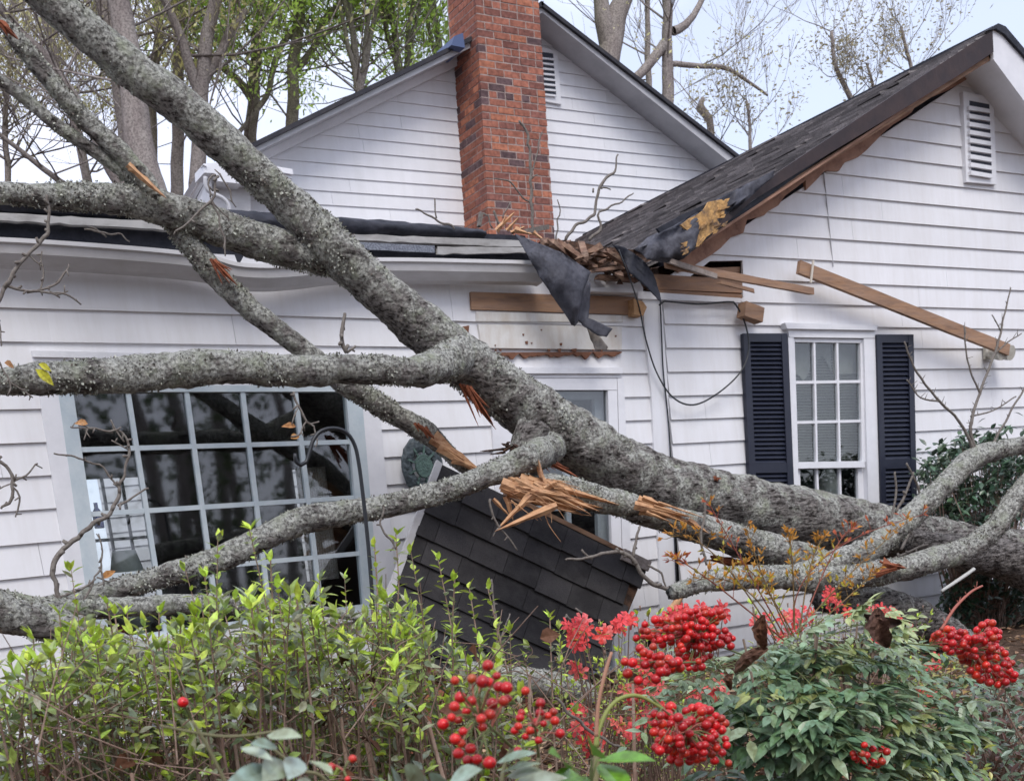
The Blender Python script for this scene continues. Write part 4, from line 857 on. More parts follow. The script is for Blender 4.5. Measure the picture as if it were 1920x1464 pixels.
for (x0, y0, x1, y1) in DL: m.beam(P(x0, y0, sr.uniform(-.3, -.1)), P(x1, y1, sr.uniform(-.3, -.05)), .045, sr.uniform(.015, .04), jag=.02)
for k in range(20):
    x = sr.uniform(1020, 1200); y = 452+(x-1020)*.22+sr.uniform(-6, 34); a = sr.uniform(-.9, .9); L_ = sr.uniform(8, 26)
    m.beam(P(x, y, sr.uniform(-.3, 0)), P(x+L_*math.cos(a), y+L_*math.sin(a), sr.uniform(-.3, 0)), sr.uniform(.02, .07), sr.uniform(.008, .02), jag=.03)
m.build('broken_boards', mat('mixed_broken_wood', (.24, .14, .10), .8, .2, n1=(9, (.05, .035, .03), .95), n2=(30, (.46, .32, .23), .6, (.3, 1, 1)), bump=(50, .5, .01)), rub)
m = MB(); m.slab([(1015, 452), (1060, 450), (1130, 462), (1200, 470), (1232, 490), (1240, 545), (1190, 540), (1110, 530), (1080, 500), (1040, 480)], .0, .05)
for k in range(110):
    x = sr.uniform(1040, 1230); y = 458+(x-1040)*.12+sr.uniform(-4, 60); p = P(x, y, sr.uniform(-.22, 0)); s = sr.uniform(.02, .07)
    q = [p+Vector((sr.uniform(-s, s), sr.uniform(-.03, .03), sr.uniform(-s*.4, s*.4))) for _ in range(4)]; m.prism(q, [v_+Vector((0, .012, .004)) for v_ in q])
m.build('shingle_scraps', ROTW, rub)
m = MB()
for a in [(930, 432, 965, 398, 6, .1), (950, 432, 972, 408, 5, .1), (958, 436, 985, 425, 5, .05), (940, 425, 950, 400, 3, .1), (1000, 435, 1022, 452, 4, -.1), (965, 430, 1000, 440, 6, 0)]: shard(m, *a)
m.build('fresh_splinters', SPLW, rub)
m = MB(); m.beam(P(985, 434, 0), P(1026, 426, .2), .03, .03, jag=.01); m.beam(P(898, 425, .1), P(902, 400, .1), .03, .02)
m.build('loose_sticks', TWIG, rub)
# twig debris poking up over the flat roof
def bush_twig(label, polys, Y):
    m = MB()
    for t_ in polys: ps, rs = limb_path(t_, Y, 6, .02); m.tube(ps, [max(r_*.75, .004) for r_ in rs], 6, .12, 30)
    return m.build('broken_branch', TWIG, None, smooth=True, label=label, category='branch')
bush_twig('pale bare branch standing upright against the lower brick chimney', [[(1000, 440, 4), (997, 390, 4), (995, 320, 4), (990, 260, 3.5), (975, 225, 3)], [(996, 330, 2), (1004, 300, 2), (1016, 245, 1.5)], [(1000, 385, 2), (970, 360, 2), (955, 340, 2), (925, 338, 1.5)], [(997, 335, 2), (1008, 330, 1.5)], [(925, 430, 2), (915, 405, 2), (905, 400, 2)], [(940, 425, 3), (925, 395, 3)], [(945, 410, 1.6), (957, 378, 1.6)]], .3)
bush_twig('crooked bare branch rising against the white siding right of the chimney', [[(1060, 452, 4), (1085, 420, 3.7), (1112, 405, 3.7), (1118, 375, 3.7), (1125, 350, 4), (1150, 325, 3), (1160, 290, 2)], [(1112, 360, 2.5), (1115, 355, 3)], [(1128, 353, 2), (1146, 354, 1.5)], [(1105, 452, 4), (1125, 435, 4), (1122, 405, 3), (1135, 392, 2.5), (1165, 378, 2), (1188, 362, 1.5)], [(1042, 450, 2), (1048, 410, 2), (1048, 375, 1.5)]], .2)
bush_twig('thin dark twig lying on the black roof edge left of the chimney', [[(780, 392, 2), (815, 410, 2.5), (855, 428, 2.5)], [(818, 410, 2), (815, 372, 1.8)]], -.08)
bush_twig('small fallen twig lying in the black gutter under the left limbs', [[(160, 432, 2), (190, 440, 2.5), (215, 436, 2), (245, 452, 1.6)], [(170, 428, 2), (200, 448, 2)]], -.16)
# cables
def cable(label, pts, Y, r_=1.6):
    m = MB(); ps, rs = limb_path([(a[0], a[1], r_)+tuple(a[2:]) for a in pts], Y, 6); m.tube(ps, rs, 6); m.build('cable', IRON, None, smooth=True, label=label, category='cable')
cable('loose black cable looping down beside the corner board and back up to the shutter', [(1160, 468, -.38), (1180, 520, -.38), (1198, 575, -.12), (1212, 640, -.1), (1232, 700, -.08), (1262, 745, -.08), (1300, 759, -.08), (1345, 738, -.08), (1388, 698, -.1), (1404, 655, -.1), (1398, 610, -.1), (1380, 572, -.1), (1366, 566, -.1), (1310, 570, -.09), (1245, 565, -.09), (1236, 572, -.09)], -.1)
cable('thin dark cable running straight down the corner of the gabled wing', [(1238, 566), (1241, 640), (1244, 700), (1254, 800), (1262, 950), (1269, 1110)], -.05, 1.5)
# wreath / shepherd hook
wr = thing('wall_wreath', P(792, 918, -.06), 'round dark green metal wreath hung on the siding between window and door', 'wreath')
c0 = P(792, 874, -.07); Rr_ = .125; m = MB(); n1_, n2_ = 40, 10; pts = []
for i in range(n1_):
    a = 2*math.pi*i/n1_
    for j in range(n2_):
        b = 2*math.pi*j/n2_; rr_ = Rr_+.045*math.cos(b)*(1+.25*noise.noise(Vector((i*.9, j, 0)))); pts.append(c0+Vector((rr_*math.cos(a)*.92, -.018*math.sin(b)*(1+.6*noise.noise(Vector((i, j*.7, 3)))), rr_*math.sin(a)*1.12)))
m.add(pts, [(i*n2_+j, i*n2_+(j+1) % n2_, ((i+1) % n1_)*n2_+(j+1) % n2_, ((i+1) % n1_)*n2_+j) for i in range(n1_) for j in range(n2_)])
m.build('ring', mat('verdigris_metal', (.07, .09, .10), .5, .4, n1=(40, (.02, .025, .03), .8), bump=(60, .8, .01)), wr)
m = MB(); pts = [c0+Vector((.062*math.cos(a), -.03, .075*math.sin(a))) for a in [2*math.pi*k/20 for k in range(20)]]; m.prism(pts, [p+Vector((0, .02, 0)) for p in pts])
for k in range(9): a = k*.698; m.beam(c0+Vector((.05*math.cos(a), -.015, .06*math.sin(a))), c0+Vector((.12*math.cos(a), -.015, .13*math.sin(a))), .012, .012)
m.build('medallion', mat('green_medallion', (.09, .15, .13), .5, .4, n1=(60, (.03, .05, .05), .8), bump=(80, .8, .01)), wr)
m = MB(); ps, rs = limb_path([(708, 1330, 3.7), (700, 1150, 3.7), (692, 1040, 3.7), (683, 950, 3.7), (673, 870, 3.7), (664, 832, 3.7), (648, 810, 3.7), (625, 803, 3.7), (602, 808, 3.7), (588, 824, 3.7), (581, 845, 3.7), (574, 866, 3.7), (564, 872, 3.7), (555, 864, 4), (553, 850, 3.5)], -1.72, 6); m.tube(ps, rs, 10)
m.build('shepherd_hook', IRON, None, smooth=True, label='tall black iron shepherd hook pole standing in front of the big window', category='garden hook')
# lamp and bottle inside the window
lp = thing('table_lamp', P(240, 1130, .42), 'table lamp with pale conical shade behind the lower left window panes', 'lamp')
def lathe(mb, c, prof_, n=24):
    pts = [c+Vector((r_*math.cos(2*math.pi*k/n), r_*math.sin(2*math.pi*k/n), z)) for r_, z in prof_ for k in range(n)]
    mb.add(pts, [(i*n+k, i*n+(k+1) % n, (i+1)*n+(k+1) % n, (i+1)*n+k) for i in range(len(prof_)-1) for k in range(n)])
cc = P(243, 1098, .42); m = MB(); lathe(m, cc, [(.125, 0), (.118, .03), (.072, .21), (.07, .215)]); m.build('lamp_shade', mat('lamp_shade_cloth', (.42, .44, .42), .8, .1), lp, smooth=True)
m = MB(); lathe(m, cc-Vector((0, 0, .30)), [(.0, 0), (.08, 0), (.09, .05), (.15, .12), (.13, .2), (.03, .26), (.02, .32), (.0, .32)]); m.build('lamp_base', mat('lamp_base', (.30, .32, .31), .4, .4), lp, smooth=True)
m = MB()
for k in range(26): a = math.pi+math.pi*k/25; lathe(m, cc+Vector((.123*math.cos(a), .123*math.sin(a), .035)), [(0, -.011), (.010, -.005), (.010, .005), (0, .011)], 6)
m.build('trim_beads', IRON, lp)
m = MB(); lathe(m, P(187, 990, .35), [(0, 0), (.028, 0), (.03, .01), (.03, .09), (.012, .12), (.012, .15), (0, .15)], 16); m.build('blue_bottle', mat('cobalt_glass', (.01, .05, .45), .15, .6), None, smooth=True, label='small cobalt blue bottle behind the left edge of the big window', category='bottle')

# ================================================================== torn off piece of roof leaning on the wall
TLp, TRp = P(826, 872, -.34), P(1213, 1062, -.46); BLp, BRp = P(690, 1230, -.78), P(1090, 1400, -.95)
slab_ = thing('fallen_roof_section', (BLp+BRp)/2, 'torn-off square of black shingled roof leaning on the wall below the door window', 'roof section')
ORG[slab_.name] = Vector(slab_.location)
def SP(s, t, off=0):
    p = (TLp*(1-s)+TRp*s)*(1-t)+(BLp*(1-s)+BRp*s)*t
    return p+Vector((0, -off, off*.35))
m = MB(); rr = random.Random(4); rows_ = 8
for i in range(rows_):
    t0, t1 = (i)/rows_, (i+1.12)/rows_; s = -rr.uniform(0, .12)
    edge = .0
    while s < 1:
        w_ = .155; s0, s1 = max(s, 0), min(s+w_-.002, 1-(.035 if i % 2 else 0)-(.02*rr.random()))
        if i >= 2: s1 = min(s1, 1-.02*(i-1))
        if s1 > s0+.01:
            k = rr.uniform(.7, 1.3); c = (.050*k, .047*k, .049*k); o0, o1 = .012+(rows_-i)*.0, .03+rr.uniform(0, .006)
            j = rr.uniform(-.006, .006); q = [SP(s0, t0, .012), SP(s1, t0, .012), SP(s1, t1-.0+j, o1), SP(s0, t1+j, o1)]; m.prism(q, [v_+Vector((0, .016, -.006)) for v_ in q], c)
        s += w_
m.build('shingles', SHING, slab_)
m = MB(); q = [SP(0, 0), SP(1, 0), SP(.99, .3), SP(.86, .99), SP(0, 1)]; m.prism(q, [v_+Vector((0, .03, -.01)) for v_ in q]); m.build('decking', ROTW, slab_)
m = MB(); m.beam(SP(.28, -.01, .01), SP(.985, -.01, .01), .03, .03); m.build('top_edge_board', RAWW, slab_)
m = MB(); m.beam(SP(-.012, 0, .02), SP(-.012, 1, .02), .045, .02, upv=Vector((0, 1, 0))); m.build('metal_edge', GUTW, slab_)
m = MB(); q = [SP(.86, -.012, .05), SP(1.0, -.012, .05), SP(1.0, .045, .05), SP(.86, .05, .05)]; m.prism(q, [v_+Vector((0, .02, 0)) for v_ in q]); m.build('loose_strip', mat('grey_plank', (.3, .27, .25)), slab_)

# ================================================================== trees behind the house
def grow(mb, lf, p, d, L_, r_, lev, rr, leafd, lc, lsz, up_=.25, spread=.75):
    n = 4; pts = [p]; rs = [r_]; q = p; dd = d
    for i in range(n):
        dd = (dd+Vector((rr.uniform(-.22, .22), rr.uniform(-.22, .22), rr.uniform(-.1, .2)+up_*.12))).normalized(); q = q+dd*L_/n; pts.append(q); rs.append(r_*(1-.55*(i+1)/n))
    mb.tube(pts, [max(q_, .004) for q_ in rs], 6 if r_ > .05 else 3, cap=False)
    if lev > 0:
        for k in range(rr.choice((2, 3, 3))+(1 if lev > 1 else 0)):
            i = rr.randint(1, n); e = (dd+Vector((rr.uniform(-1, 1), rr.uniform(-1, 1), rr.uniform(-.3, 1)))*spread).normalized()
            grow(mb, lf, pts[i], e, L_*rr.uniform(.5, .8), rs[i]*rr.uniform(.5, .75), lev-1, rr, leafd, lc, lsz, up_, spread)
    if lev <= 1 and leafd > 0:
        for k in range(int(leafd*(1.5 if lev == 0 else .7)+rr.random())):
            c = pts[rr.randint(1, n)]+Vector((rr.gauss(0, .16), rr.gauss(0, .16), rr.gauss(0, .16))); s = lsz*rr.uniform(.5, 1.4)
            a = Vector((rr.uniform(-1, 1), rr.uniform(-1, 1), rr.uniform(-1, 1))).normalized(); b = a.orthogonal().normalized(); kk = rr.uniform(.6, 1.3)
            lf.add([c-a*s, c+b*s*.55, c+a*s, c-b*s*.55], [(0, 1, 2, 3)], tuple(x*kk for x in lc))
def bgtree(name, pix, Y, label, cat, seed, nb=14, leafd=4, lc=(.22, .34, .06), lsz=.09, brange=(0, 1), bl=3.2, lev=2, up_=.25, spread=.75, group=None, extra=()):
    """pix: trunk polyline (x, y, r_px) from top to bottom in photo pixels at depth Y"""
    rr = random.Random(seed); ps, rs = limb_path(pix, Y, 18, .05)
    base = ps[-1]; 
    if base.z > gz(0, 5):
        d = (ps[-1]-ps[-2]).normalized()
        if d.z > -.3: d = Vector((0, 0, -1))
        t = (base.z-gz(0, 5)+.2)/-d.z; ps.append(base+d*t); rs.append(rs[-1]*1.15)
    t = thing(name, ps[-1], label, cat, group); m = MB(); lf = MB()
    m.tube(ps, rs, 12, .06, 3)
    for e in extra: p2, r2 = limb_path(e, Y, 16, .05); m.tube(p2, r2, 9, .06, 4, cap=False); ps += p2; rs += r2
    n = len(ps)
    for k in range(nb):
        i = rr.randrange(0, max(1, n-2)); z = ps[i].z
        x_, y_ = px(ps[i])
        if y_ > 420: continue
        a = rr.uniform(0, 6.28); d = Vector((math.cos(a), math.sin(a), rr.uniform(.0, .9))).normalized()
        grow(m, lf, ps[i], d, bl*rr.uniform(.6, 1.3), min(rs[i]*.35, .010+.007*bl*rr.random()), lev, rr, leafd, lc, lsz, up_, spread)
    m.build('trunk', BGBARK, t, smooth=True)
    if lf.v: lf.build('crown', BGLEAF, t)
G = 'tall trees behind the house'
GRN = (.66, .90, .25); YEL = (.78, .76, .42); DGR = (.16, .24, .06)
bgtree('tall_tree', [(205, -120, 20), (225, 0, 21), (245, 120, 22), (262, 260, 26), (288, 380, 30)], 14, 'thick grey trunk rising behind the flat roof between the two upper fallen limbs', 'tree', 31, 10, 4, YEL, .05, bl=3.6, group=G)
bgtree('tall_tree', [(160, -120, 12), (190, 0, 13), (215, 100, 14), (235, 220, 16), (250, 360, 18)], 17, 'slimmer dark trunk just left of the thick grey trunk', 'tree', 32, 10, 4, YEL, .05, bl=3.2, group=G)
bgtree('tall_tree', [(300, -60, 9), (298, 60, 8), (290, 140, 8), (285, 260, 9)], 21, 'thin straight trunk right behind the thick grey trunk', 'tree', 33, 10, 14, YEL, .07, group=G)
bgtree('tall_tree', [(338, -60, 9), (334, 80, 10), (332, 220, 11), (330, 380, 12)], 19, 'straight thin trunk left of the white downspout eave', 'tree', 34, 16, 24, YEL, .05, group=G)
bgtree('tall_tree', [(420, -80, 10), (395, 40, 12), (380, 140, 13), (372, 250, 14), (368, 360, 15)], 16, 'dark forked trunk rising right above the white downspout eave', 'tree', 35, 15, 20, YEL, .06, extra=[[(300, -20, 7), (330, 50, 8), (355, 120, 10), (378, 190, 12)], [(460, 20, 5), (430, 60, 7), (408, 110, 8), (385, 150, 9)]], group=G)
bgtree('tall_tree', [(485, -60, 9), (482, 60, 10), (476, 170, 11), (470, 300, 12)], 20, 'pale slender trunk standing behind the left slope of the main gable', 'tree', 36, 20, 40, GRN, .065, extra=[[(400, 110, 5), (440, 145, 7), (475, 190, 9)]], group=G)
bgtree('tall_tree', [(562, -60, 11), (558, 60, 11), (550, 150, 11), (545, 300, 12)], 19, 'dark upright trunk with drooping side limb, midway along the left gable slope', 'tree', 37, 20, 40, GRN, .065, extra=[[(640, 0, 5), (600, 50, 6), (588, 90, 6), (560, 125, 8)], [(560, 40, 5), (520, 100, 6), (500, 180, 5), (445, 250, 4)]], group=G)
# many stemmed spring green trees
for i, (x0, lab) in enumerate(((650, 'bright green many-stemmed tree left of the centre of the left gable slope'), (730, 'bright green feathery tree directly above the middle of the left gable slope'), (810, 'bright green tree with fine stems just left of the brick chimney top'))):
    bgtree('spring_green_tree', [(x0-25, -140, 4), (x0-5, 0, 5), (x0+20, 120, 6), (x0+30, 300, 8)], 18+i*1.5, lab, 'tree', 50+i, 36, 44, GRN, .065, bl=3.6, lev=2, up_=1.2, spread=.45,
           extra=[[(x0+40+k*12, -140, 3), (x0+30+k*6, 20, 4), (x0+25, 180, 6)] for k in (-7, -4, 2, 4)], group='spring green trees')
bgtree('tall_tree', [(1190, -150, 14), (1175, -30, 16), (1155, 40, 20), (1140, 120, 22), (1135, 260, 24)], 17, 'pale forked trunk just right of the main gable peak', 'tree', 41, 5, 3, GRN, .08, extra=[[(1110, -120, 10), (1122, -20, 13), (1132, 40, 16), (1142, 90, 18)]], group=G)
bgtree('bare_tree', [(1235, -140, 8), (1250, 0, 9), (1250, 100, 10), (1252, 220, 12)], 16, 'bare dark tree with spreading branches above the right gable slope', 'tree', 42, 13, .2, YEL, .04, bl=2.6, lev=3, extra=[[(1350, -60, 4), (1300, 30, 6), (1262, 60, 8)], [(1190, 150, 8), (1225, 110, 9), (1245, 85, 10)], [(1440, 180, 2), (1400, 150, 3), (1350, 125, 4), (1255, 122, 5)]], group=G)
bgtree('bare_tree', [(1216, -100, 4), (1214, 40, 5), (1217, 180, 6)], 19, 'thin bare stem just left of the spreading bare tree', 'tree', 43, 8, .3, YEL, .04, bl=2.4, lev=2, group=G)
bgtree('bare_tree', [(1318, 185, 4), (1312, 200, 8), (1330, 225, 7), (1338, 300, 7)], 13, 'crooked broken snag poking above the right end of the main gable', 'tree', 44, 5, 3, YEL, .04, bl=1.2, lev=2, group=G)
for i, (pp, lab) in enumerate((([(1560, 60, 3), (1565, 120, 4), (1595, 185, 5), (1610, 260, 6)], 'sapling with sparse tan buds above the middle of the right roof'), ([(1690, 50, 2.5), (1700, 90, 3), (1715, 160, 4)], 'sapling with sparse buds nearest the peak of the right roof'), ([(1625, 120, 2), (1640, 170, 3), (1650, 220, 4)], 'low sapling between the two taller ones above the right roof'), ([(1400, 190, 2.5), (1405, 240, 3), (1410, 320, 4)], 'bushy bud-covered sapling in the notch between the two roofs'))):
    bgtree('budding_tree', pp, 12, lab, 'tree', 60+i, 9, 8, (.46, .42, .28), .042, bl=.95, lev=2, up_=.9, spread=.6, group='budding saplings over the right roof')
for i, (pp, lab) in enumerate((([(-60, -40, 7), (40, 60, 8), (130, 170, 9), (215, 330, 12)], 'leaning grey tree crossing behind the two upper left limbs'), ([(-80, 180, 4), (0, 250, 4), (60, 300, 5), (125, 350, 6)], 'thin leaning tree low at the far left edge over the roof'), ([(60, -100, 6), (90, 60, 7), (140, 230, 8), (165, 350, 9)], 'slender bare tree at the left between the fallen limbs'))):
    bgtree('bare_tree', pp, 15+i*2, lab, 'tree', 70+i, 16, .6, YEL, .045, bl=2.6, lev=3, group=G)
bgtree('bare_tree', [(20, 120, 4), (10, 220, 5), (15, 330, 6)], 22, 'hazy fine-twigged tree at the far left edge above the mossy limb', 'tree', 75, 24, 8, YEL, .05, bl=2.4, lev=3, group=G)

# ================================================================== shrubs
def leaf(mb, b, d, nrm, L_, w_, col, fold=.25, droop=.15, hi=False):
    d = d.normalized(); s = d.cross(nrm)
    if s.length < 1e-4: s = d.orthogonal()
    s.normalize(); n = s.cross(d)
    if n.z < 0: n = -n
    pts = []; prof = ((.08, .22), (.22, .72), (.40, 1), (.60, .92), (.78, .58), (.91, .24)) if hi else ((.25, .8), (.52, .98), (.8, .5))
    for u, ww in prof:
        c = b+d*L_*u-n*L_*droop*u*u; pts.append((c, ww*w_/2))
    tip = b+d*L_-n*L_*droop; m = len(prof)
    vs = [b]
    for c, hw in pts: vs += [c-s*hw+n*hw*fold, c, c+s*hw+n*hw*fold]
    vs.append(tip); fs = [(0, 2, 1), (0, 3, 2)]
    for i in range(m-1): a = 1+3*i; fs += [(a, a+1, a+4, a+3), (a+1, a+2, a+5, a+4)]
    a = 1+3*(m-1); fs += [(a, a+1, a+3), (a+1, a+2, a+3)]
    mb.add(vs, fs, col)
def vary(c, rr, k=.25): f = rr.uniform(1-k, 1+k); return (c[0]*f*rr.uniform(.9, 1.1), c[1]*f, c[2]*f*rr.uniform(.85, 1.15))
NEW = (.54, .72, .10); MID = (.36, .47, .13); OLD = (.20, .26, .13); GREY = (.36, .40, .30)
def shoot(sm, lm, base, tip, rr, rb, new=.5, ls=.034, bare=.45, den=1.0, bend=None):
    n = 10; mid = (base+tip)/2+(bend or Vector((rr.uniform(-.06, .06), rr.uniform(-.06, .06), rr.uniform(-.02, .03)))); pts = []
    for i in range(n+1):
        u = i/n; pts.append(base*(1-u)**2+mid*2*u*(1-u)+tip*u*u+Vector((rr.uniform(-.004, .004), rr.uniform(-.004, .004), 0)))
    sm.tube(pts, [rb*(1-.75*i/n) for i in range(n+1)], 5, cap=False)
    L_ = (tip-base).length; k = int(L_*(1-bare)/.0105*den); ga = rr.uniform(0, 6)
    for j in range(k):
        u = bare+(1-bare)*(j+rr.random())/k; i = min(int(u*n), n-1); p = pts[i].lerp(pts[i+1], u*n-i); t = (pts[i+1]-pts[i]).normalized()
        ga += 2.4; x = t.orthogonal().normalized(); y = t.cross(x); out_ = x*math.cos(ga)+y*math.sin(ga)
        d = (out_*1.0+t*rr.uniform(.15, .8)+Vector((0, 0, rr.uniform(-.1, .3)))).normalized()
        c = vary(NEW if rr.random() < new*max(0, (u-.55))*1.6 else rr.choice((MID, MID, OLD, GREY, GREY)), rr)
        leaf(lm, p, d, t+out_*.3, ls*rr.uniform(.6, 1.15), ls*rr.uniform(.34, .48), c)
    t = (tip-pts[-2]).normalized()
    for j in range(rr.randint(2, 4)):
        x = t.orthogonal(); a = rr.uniform(0, 6.28); o = x.normalized()*math.cos(a)+t.cross(x).normalized()*math.sin(a)
        leaf(lm, tip-t*.004, (t+o*rr.uniform(.2, 1.0)), o, ls*rr.uniform(.75, 1.25), ls*rr.uniform(.36, .5), vary(NEW if rr.random() < new else rr.choice((MID, GREY)), rr, .2), .35, .1)
    return pts
TIPS = [(130, 1068), (112, 1150), (215, 1150), (60, 1190), (20, 1240), (345, 1068), (385, 1080), (410, 1012), (470, 990), (505, 1050), (520, 1100), (600, 1086), (645, 1082), (700, 1022), (712, 1100), (745, 1000), (768, 1034), (822, 1046), (850, 1086), (878, 1100), (916, 1104), (955, 1182), (930, 1175), (1030, 1155), (200, 1130), (235, 1148), (270, 1165), (300, 1145), (440, 1120), (560, 1130), (985, 1230)]
def env(x):
    T = [(-60, 1250), (60, 1200), (130, 1160), (300, 1170), (400, 1110), (480, 1090), (620, 1120), (720, 1110), (800, 1150), (880, 1180), (960, 1230), (1060, 1260)]
    for i in range(len(T)-1):
        if T[i][0] <= x <= T[i+1][0]: return T[i][1]+(T[i+1][1]-T[i][1])*(x-T[i][0])/(T[i+1][0]-T[i][0])
    return 1240
bush_lab = ['leafy evergreen azalea bush at the bottom left corner with one tall bronze-tipped shoot', 'dense azalea bush under the left half of the big window, left of the tallest shoots', 'azalea bush with the tallest bright green shoots under the middle of the window', 'azalea bush below the right edge of the window in front of the hook pole', 'azalea bush with loose green tips in front of the leaning shingled roof piece']
cents = [60, 260, 440, 650, 850]
for bi, bx in enumerate(cents):
    rr = random.Random(100+bi); Yb = -4.75+.25*(bi % 2)
    bp_ = P(bx, 1464, Yb); base0 = Vector((bp_.x, Yb, gz(bp_.x, Yb)))
    t = thing('azalea_bush', base0, bush_lab[bi], 'bush', 'azalea bushes along the bottom left'); sm, lm = MB(), MB()
    tips = [tp for tp in TIPS if min(range(5), key=lambda k: abs(cents[k]-tp[0])) == bi]
    lst = [(x, y, True) for x, y in tips]
    for k in range(60):
        x = bx+rr.uniform(-135, 135); e = env(x); lst.append((x, e+abs(rr.gauss(0, 1))*95+rr.uniform(-5, 30), False))
    for x, y, star in lst:
        Yt = Yb+(rr.uniform(-.3, .45) if not star else rr.uniform(-.1, .3)); tip = P(x, y, Yt)
        if tip.z < base0.z+.25: continue
        b = base0+Vector((rr.gauss(0, .10), rr.gauss(0, .09), 0)); b = Vector((b.x+(tip.x-b.x)*.45, b.y, b.z))
        hgt = (tip-b).length; bare = max(.3, 1-(.26 if star else rr.uniform(.10, .22))/hgt)
        pts = shoot(sm, lm, b, tip, rr, rr.uniform(.0035, .008), .85 if star else rr.choice((.9, .7, .35)), .031 if star else .038, bare, 1.0 if star else .85)
        for q_ in range(2 if star else 3):                   # side shoots
            i = rr.randint(4, 9); d = Vector((rr.uniform(-1, 1), rr.uniform(-1, 1), rr.uniform(.3, 1.2))).normalized(); L_ = rr.uniform(.06, .17)*(1 if not star else .6)
            if P(0, 0, 0) is not None and px(pts[i]+d*L_)[1] > env(x)-20: shoot(sm, lm, pts[i], pts[i]+d*L_, rr, .0022, .5 if rr.random() < .35 else .1, .036, .2, .8)
    for k in range(70):                    # fine bare twigs low down
        p = base0+Vector((rr.gauss(0, .25), rr.gauss(0, .2), rr.uniform(.55, 1.0))); d = Vector((rr.uniform(-1, 1), rr.uniform(-.6, .6), rr.uniform(-.2, 1))).normalized(); sm.tube([p, p+d*.1+Vector((0, 0, .01)), p+d*rr.uniform(.15, .3)], [.002, .0016, .001], 4, cap=False)
    for k in range(9):                     # thick old stems
        b = base0+Vector((rr.gauss(0, .22), rr.gauss(0, .12), 0)); tp_ = b+Vector((rr.uniform(-.12, .12), rr.uniform(-.1, .1), rr.uniform(.7, .98))); sm.tube([b, (b+tp_)/2+Vector((rr.uniform(-.04, .04), 0, 0)), tp_], [.011, .008, .004], 7, .15, 20, cap=True)
    sm.build('stems', STEM, t, smooth=True); lm.build('foliage', LEAF, t)
    dl = MB()
    for k in range(16):
        p = base0+Vector((rr.gauss(0, .22), rr.gauss(0, .15), rr.uniform(.6, 1.05))); leaf(dl, p, Vector((rr.uniform(-1, 1), rr.uniform(-1, 1), rr.uniform(-1, .3))), Vector((rr.uniform(-1, 1), rr.uniform(-1, 0), rr.random())), .07*rr.uniform(.5, 1.1), .04, vary((.13, .06, .04), rr, .4), .5, .4)
    dl.build('dead_leaves', DRY, t)

# flowering azaleas
RED = (.82, .10, .11); PINK = (.85, .22, .22)
def blossom(pm, c, s, rr):
    ax = (Vector((0, -1, .3))+Vector((rr.uniform(-.7, .7), rr.uniform(-.3, .3), rr.uniform(-.5, .6)))).normalized(); x = ax.orthogonal().normalized(); y = ax.cross(x); a0 = rr.uniform(0, 6)
    col = vary(RED if rr.random() < .7 else PINK, rr, .12)
    for k in range(5):
        a = a0+k*1.2566; o = x*math.cos(a)+y*math.sin(a); sd2 = ax.cross(o)
        vs = [c, c+o*s*.45+ax*s*.35-sd2*s*.24, c+o*s*.5+ax*s*.3, c+o*s*.45+ax*s*.35+sd2*s*.24, c+o*s*.95+ax*s*.35-sd2*s*.30, c+o*s*1.0+ax*s*.28, c+o*s*.95+ax*s*.38+sd2*s*.30, c+o*s*1.2+ax*s*.2]
        vs = [v_+Vector((rr.uniform(-1, 1), rr.uniform(-1, 1), rr.uniform(-1, 1)))*s*.06 for v_ in vs]
        pm.add(vs, [(0, 2, 1), (0, 3, 2), (1, 2, 5, 4), (2, 3, 6, 5), (4, 5, 7), (5, 6, 7)], col)
FL = [[(1065, 1180), (1080, 1195), (1098, 1185), (1085, 1172), (1070, 1200), (1128, 1190), (1088, 1260), (1180, 1160), (1160, 1170), (1105, 1400), (1090, 1360), (1120, 1385), (1160, 1360), (1085, 1330), (1185, 1370), (1195, 1345)],
      [(1250, 1165), (1262, 1150), (1285, 1152), (1300, 1160), (1325, 1150), (1345, 1145), (1355, 1155), (1210, 1290), (1190, 1310), (1225, 1300), (1320, 1290), (1335, 1300), (1305, 1300), (1345, 1285), (1240, 1330), (1180, 1300), (1200, 1250)],
      [(1420, 1165), (1440, 1180), (1470, 1160), (1490, 1155), (1520, 1150), (1500, 1172), (1555, 1118), (1565, 1140), (1590, 1150), (1630, 1145), (1655, 1148), (1670, 1150), (1680, 1158), (1460, 1195), (1690, 1185), (1650, 1205), (1745, 1235), (1755, 1245), (1720, 1300), (1735, 1310)],
      [(1705, 1362), (1722, 1368), (1745, 1372), (1760, 1365), (1775, 1360), (1738, 1355), (1758, 1380)]]
FB = [(1120, -3.9, 'azalea with coral red blossoms in front of the lower right of the leaning roof piece', (1040, 1240), (1170, 1420)), (1270, -3.9, 'azalea with red blossoms directly behind the large upper berry cluster', (1190, 1360), (1140, 1420)), (1540, -3.4, 'azalea with coral blossoms showing above and behind the big nandina', (1400, 1760), (1130, 1330)), (1740, -2.6, 'low azalea with pink blossoms on the mulch at the lower right', (1690, 1800), (1350, 1400))]
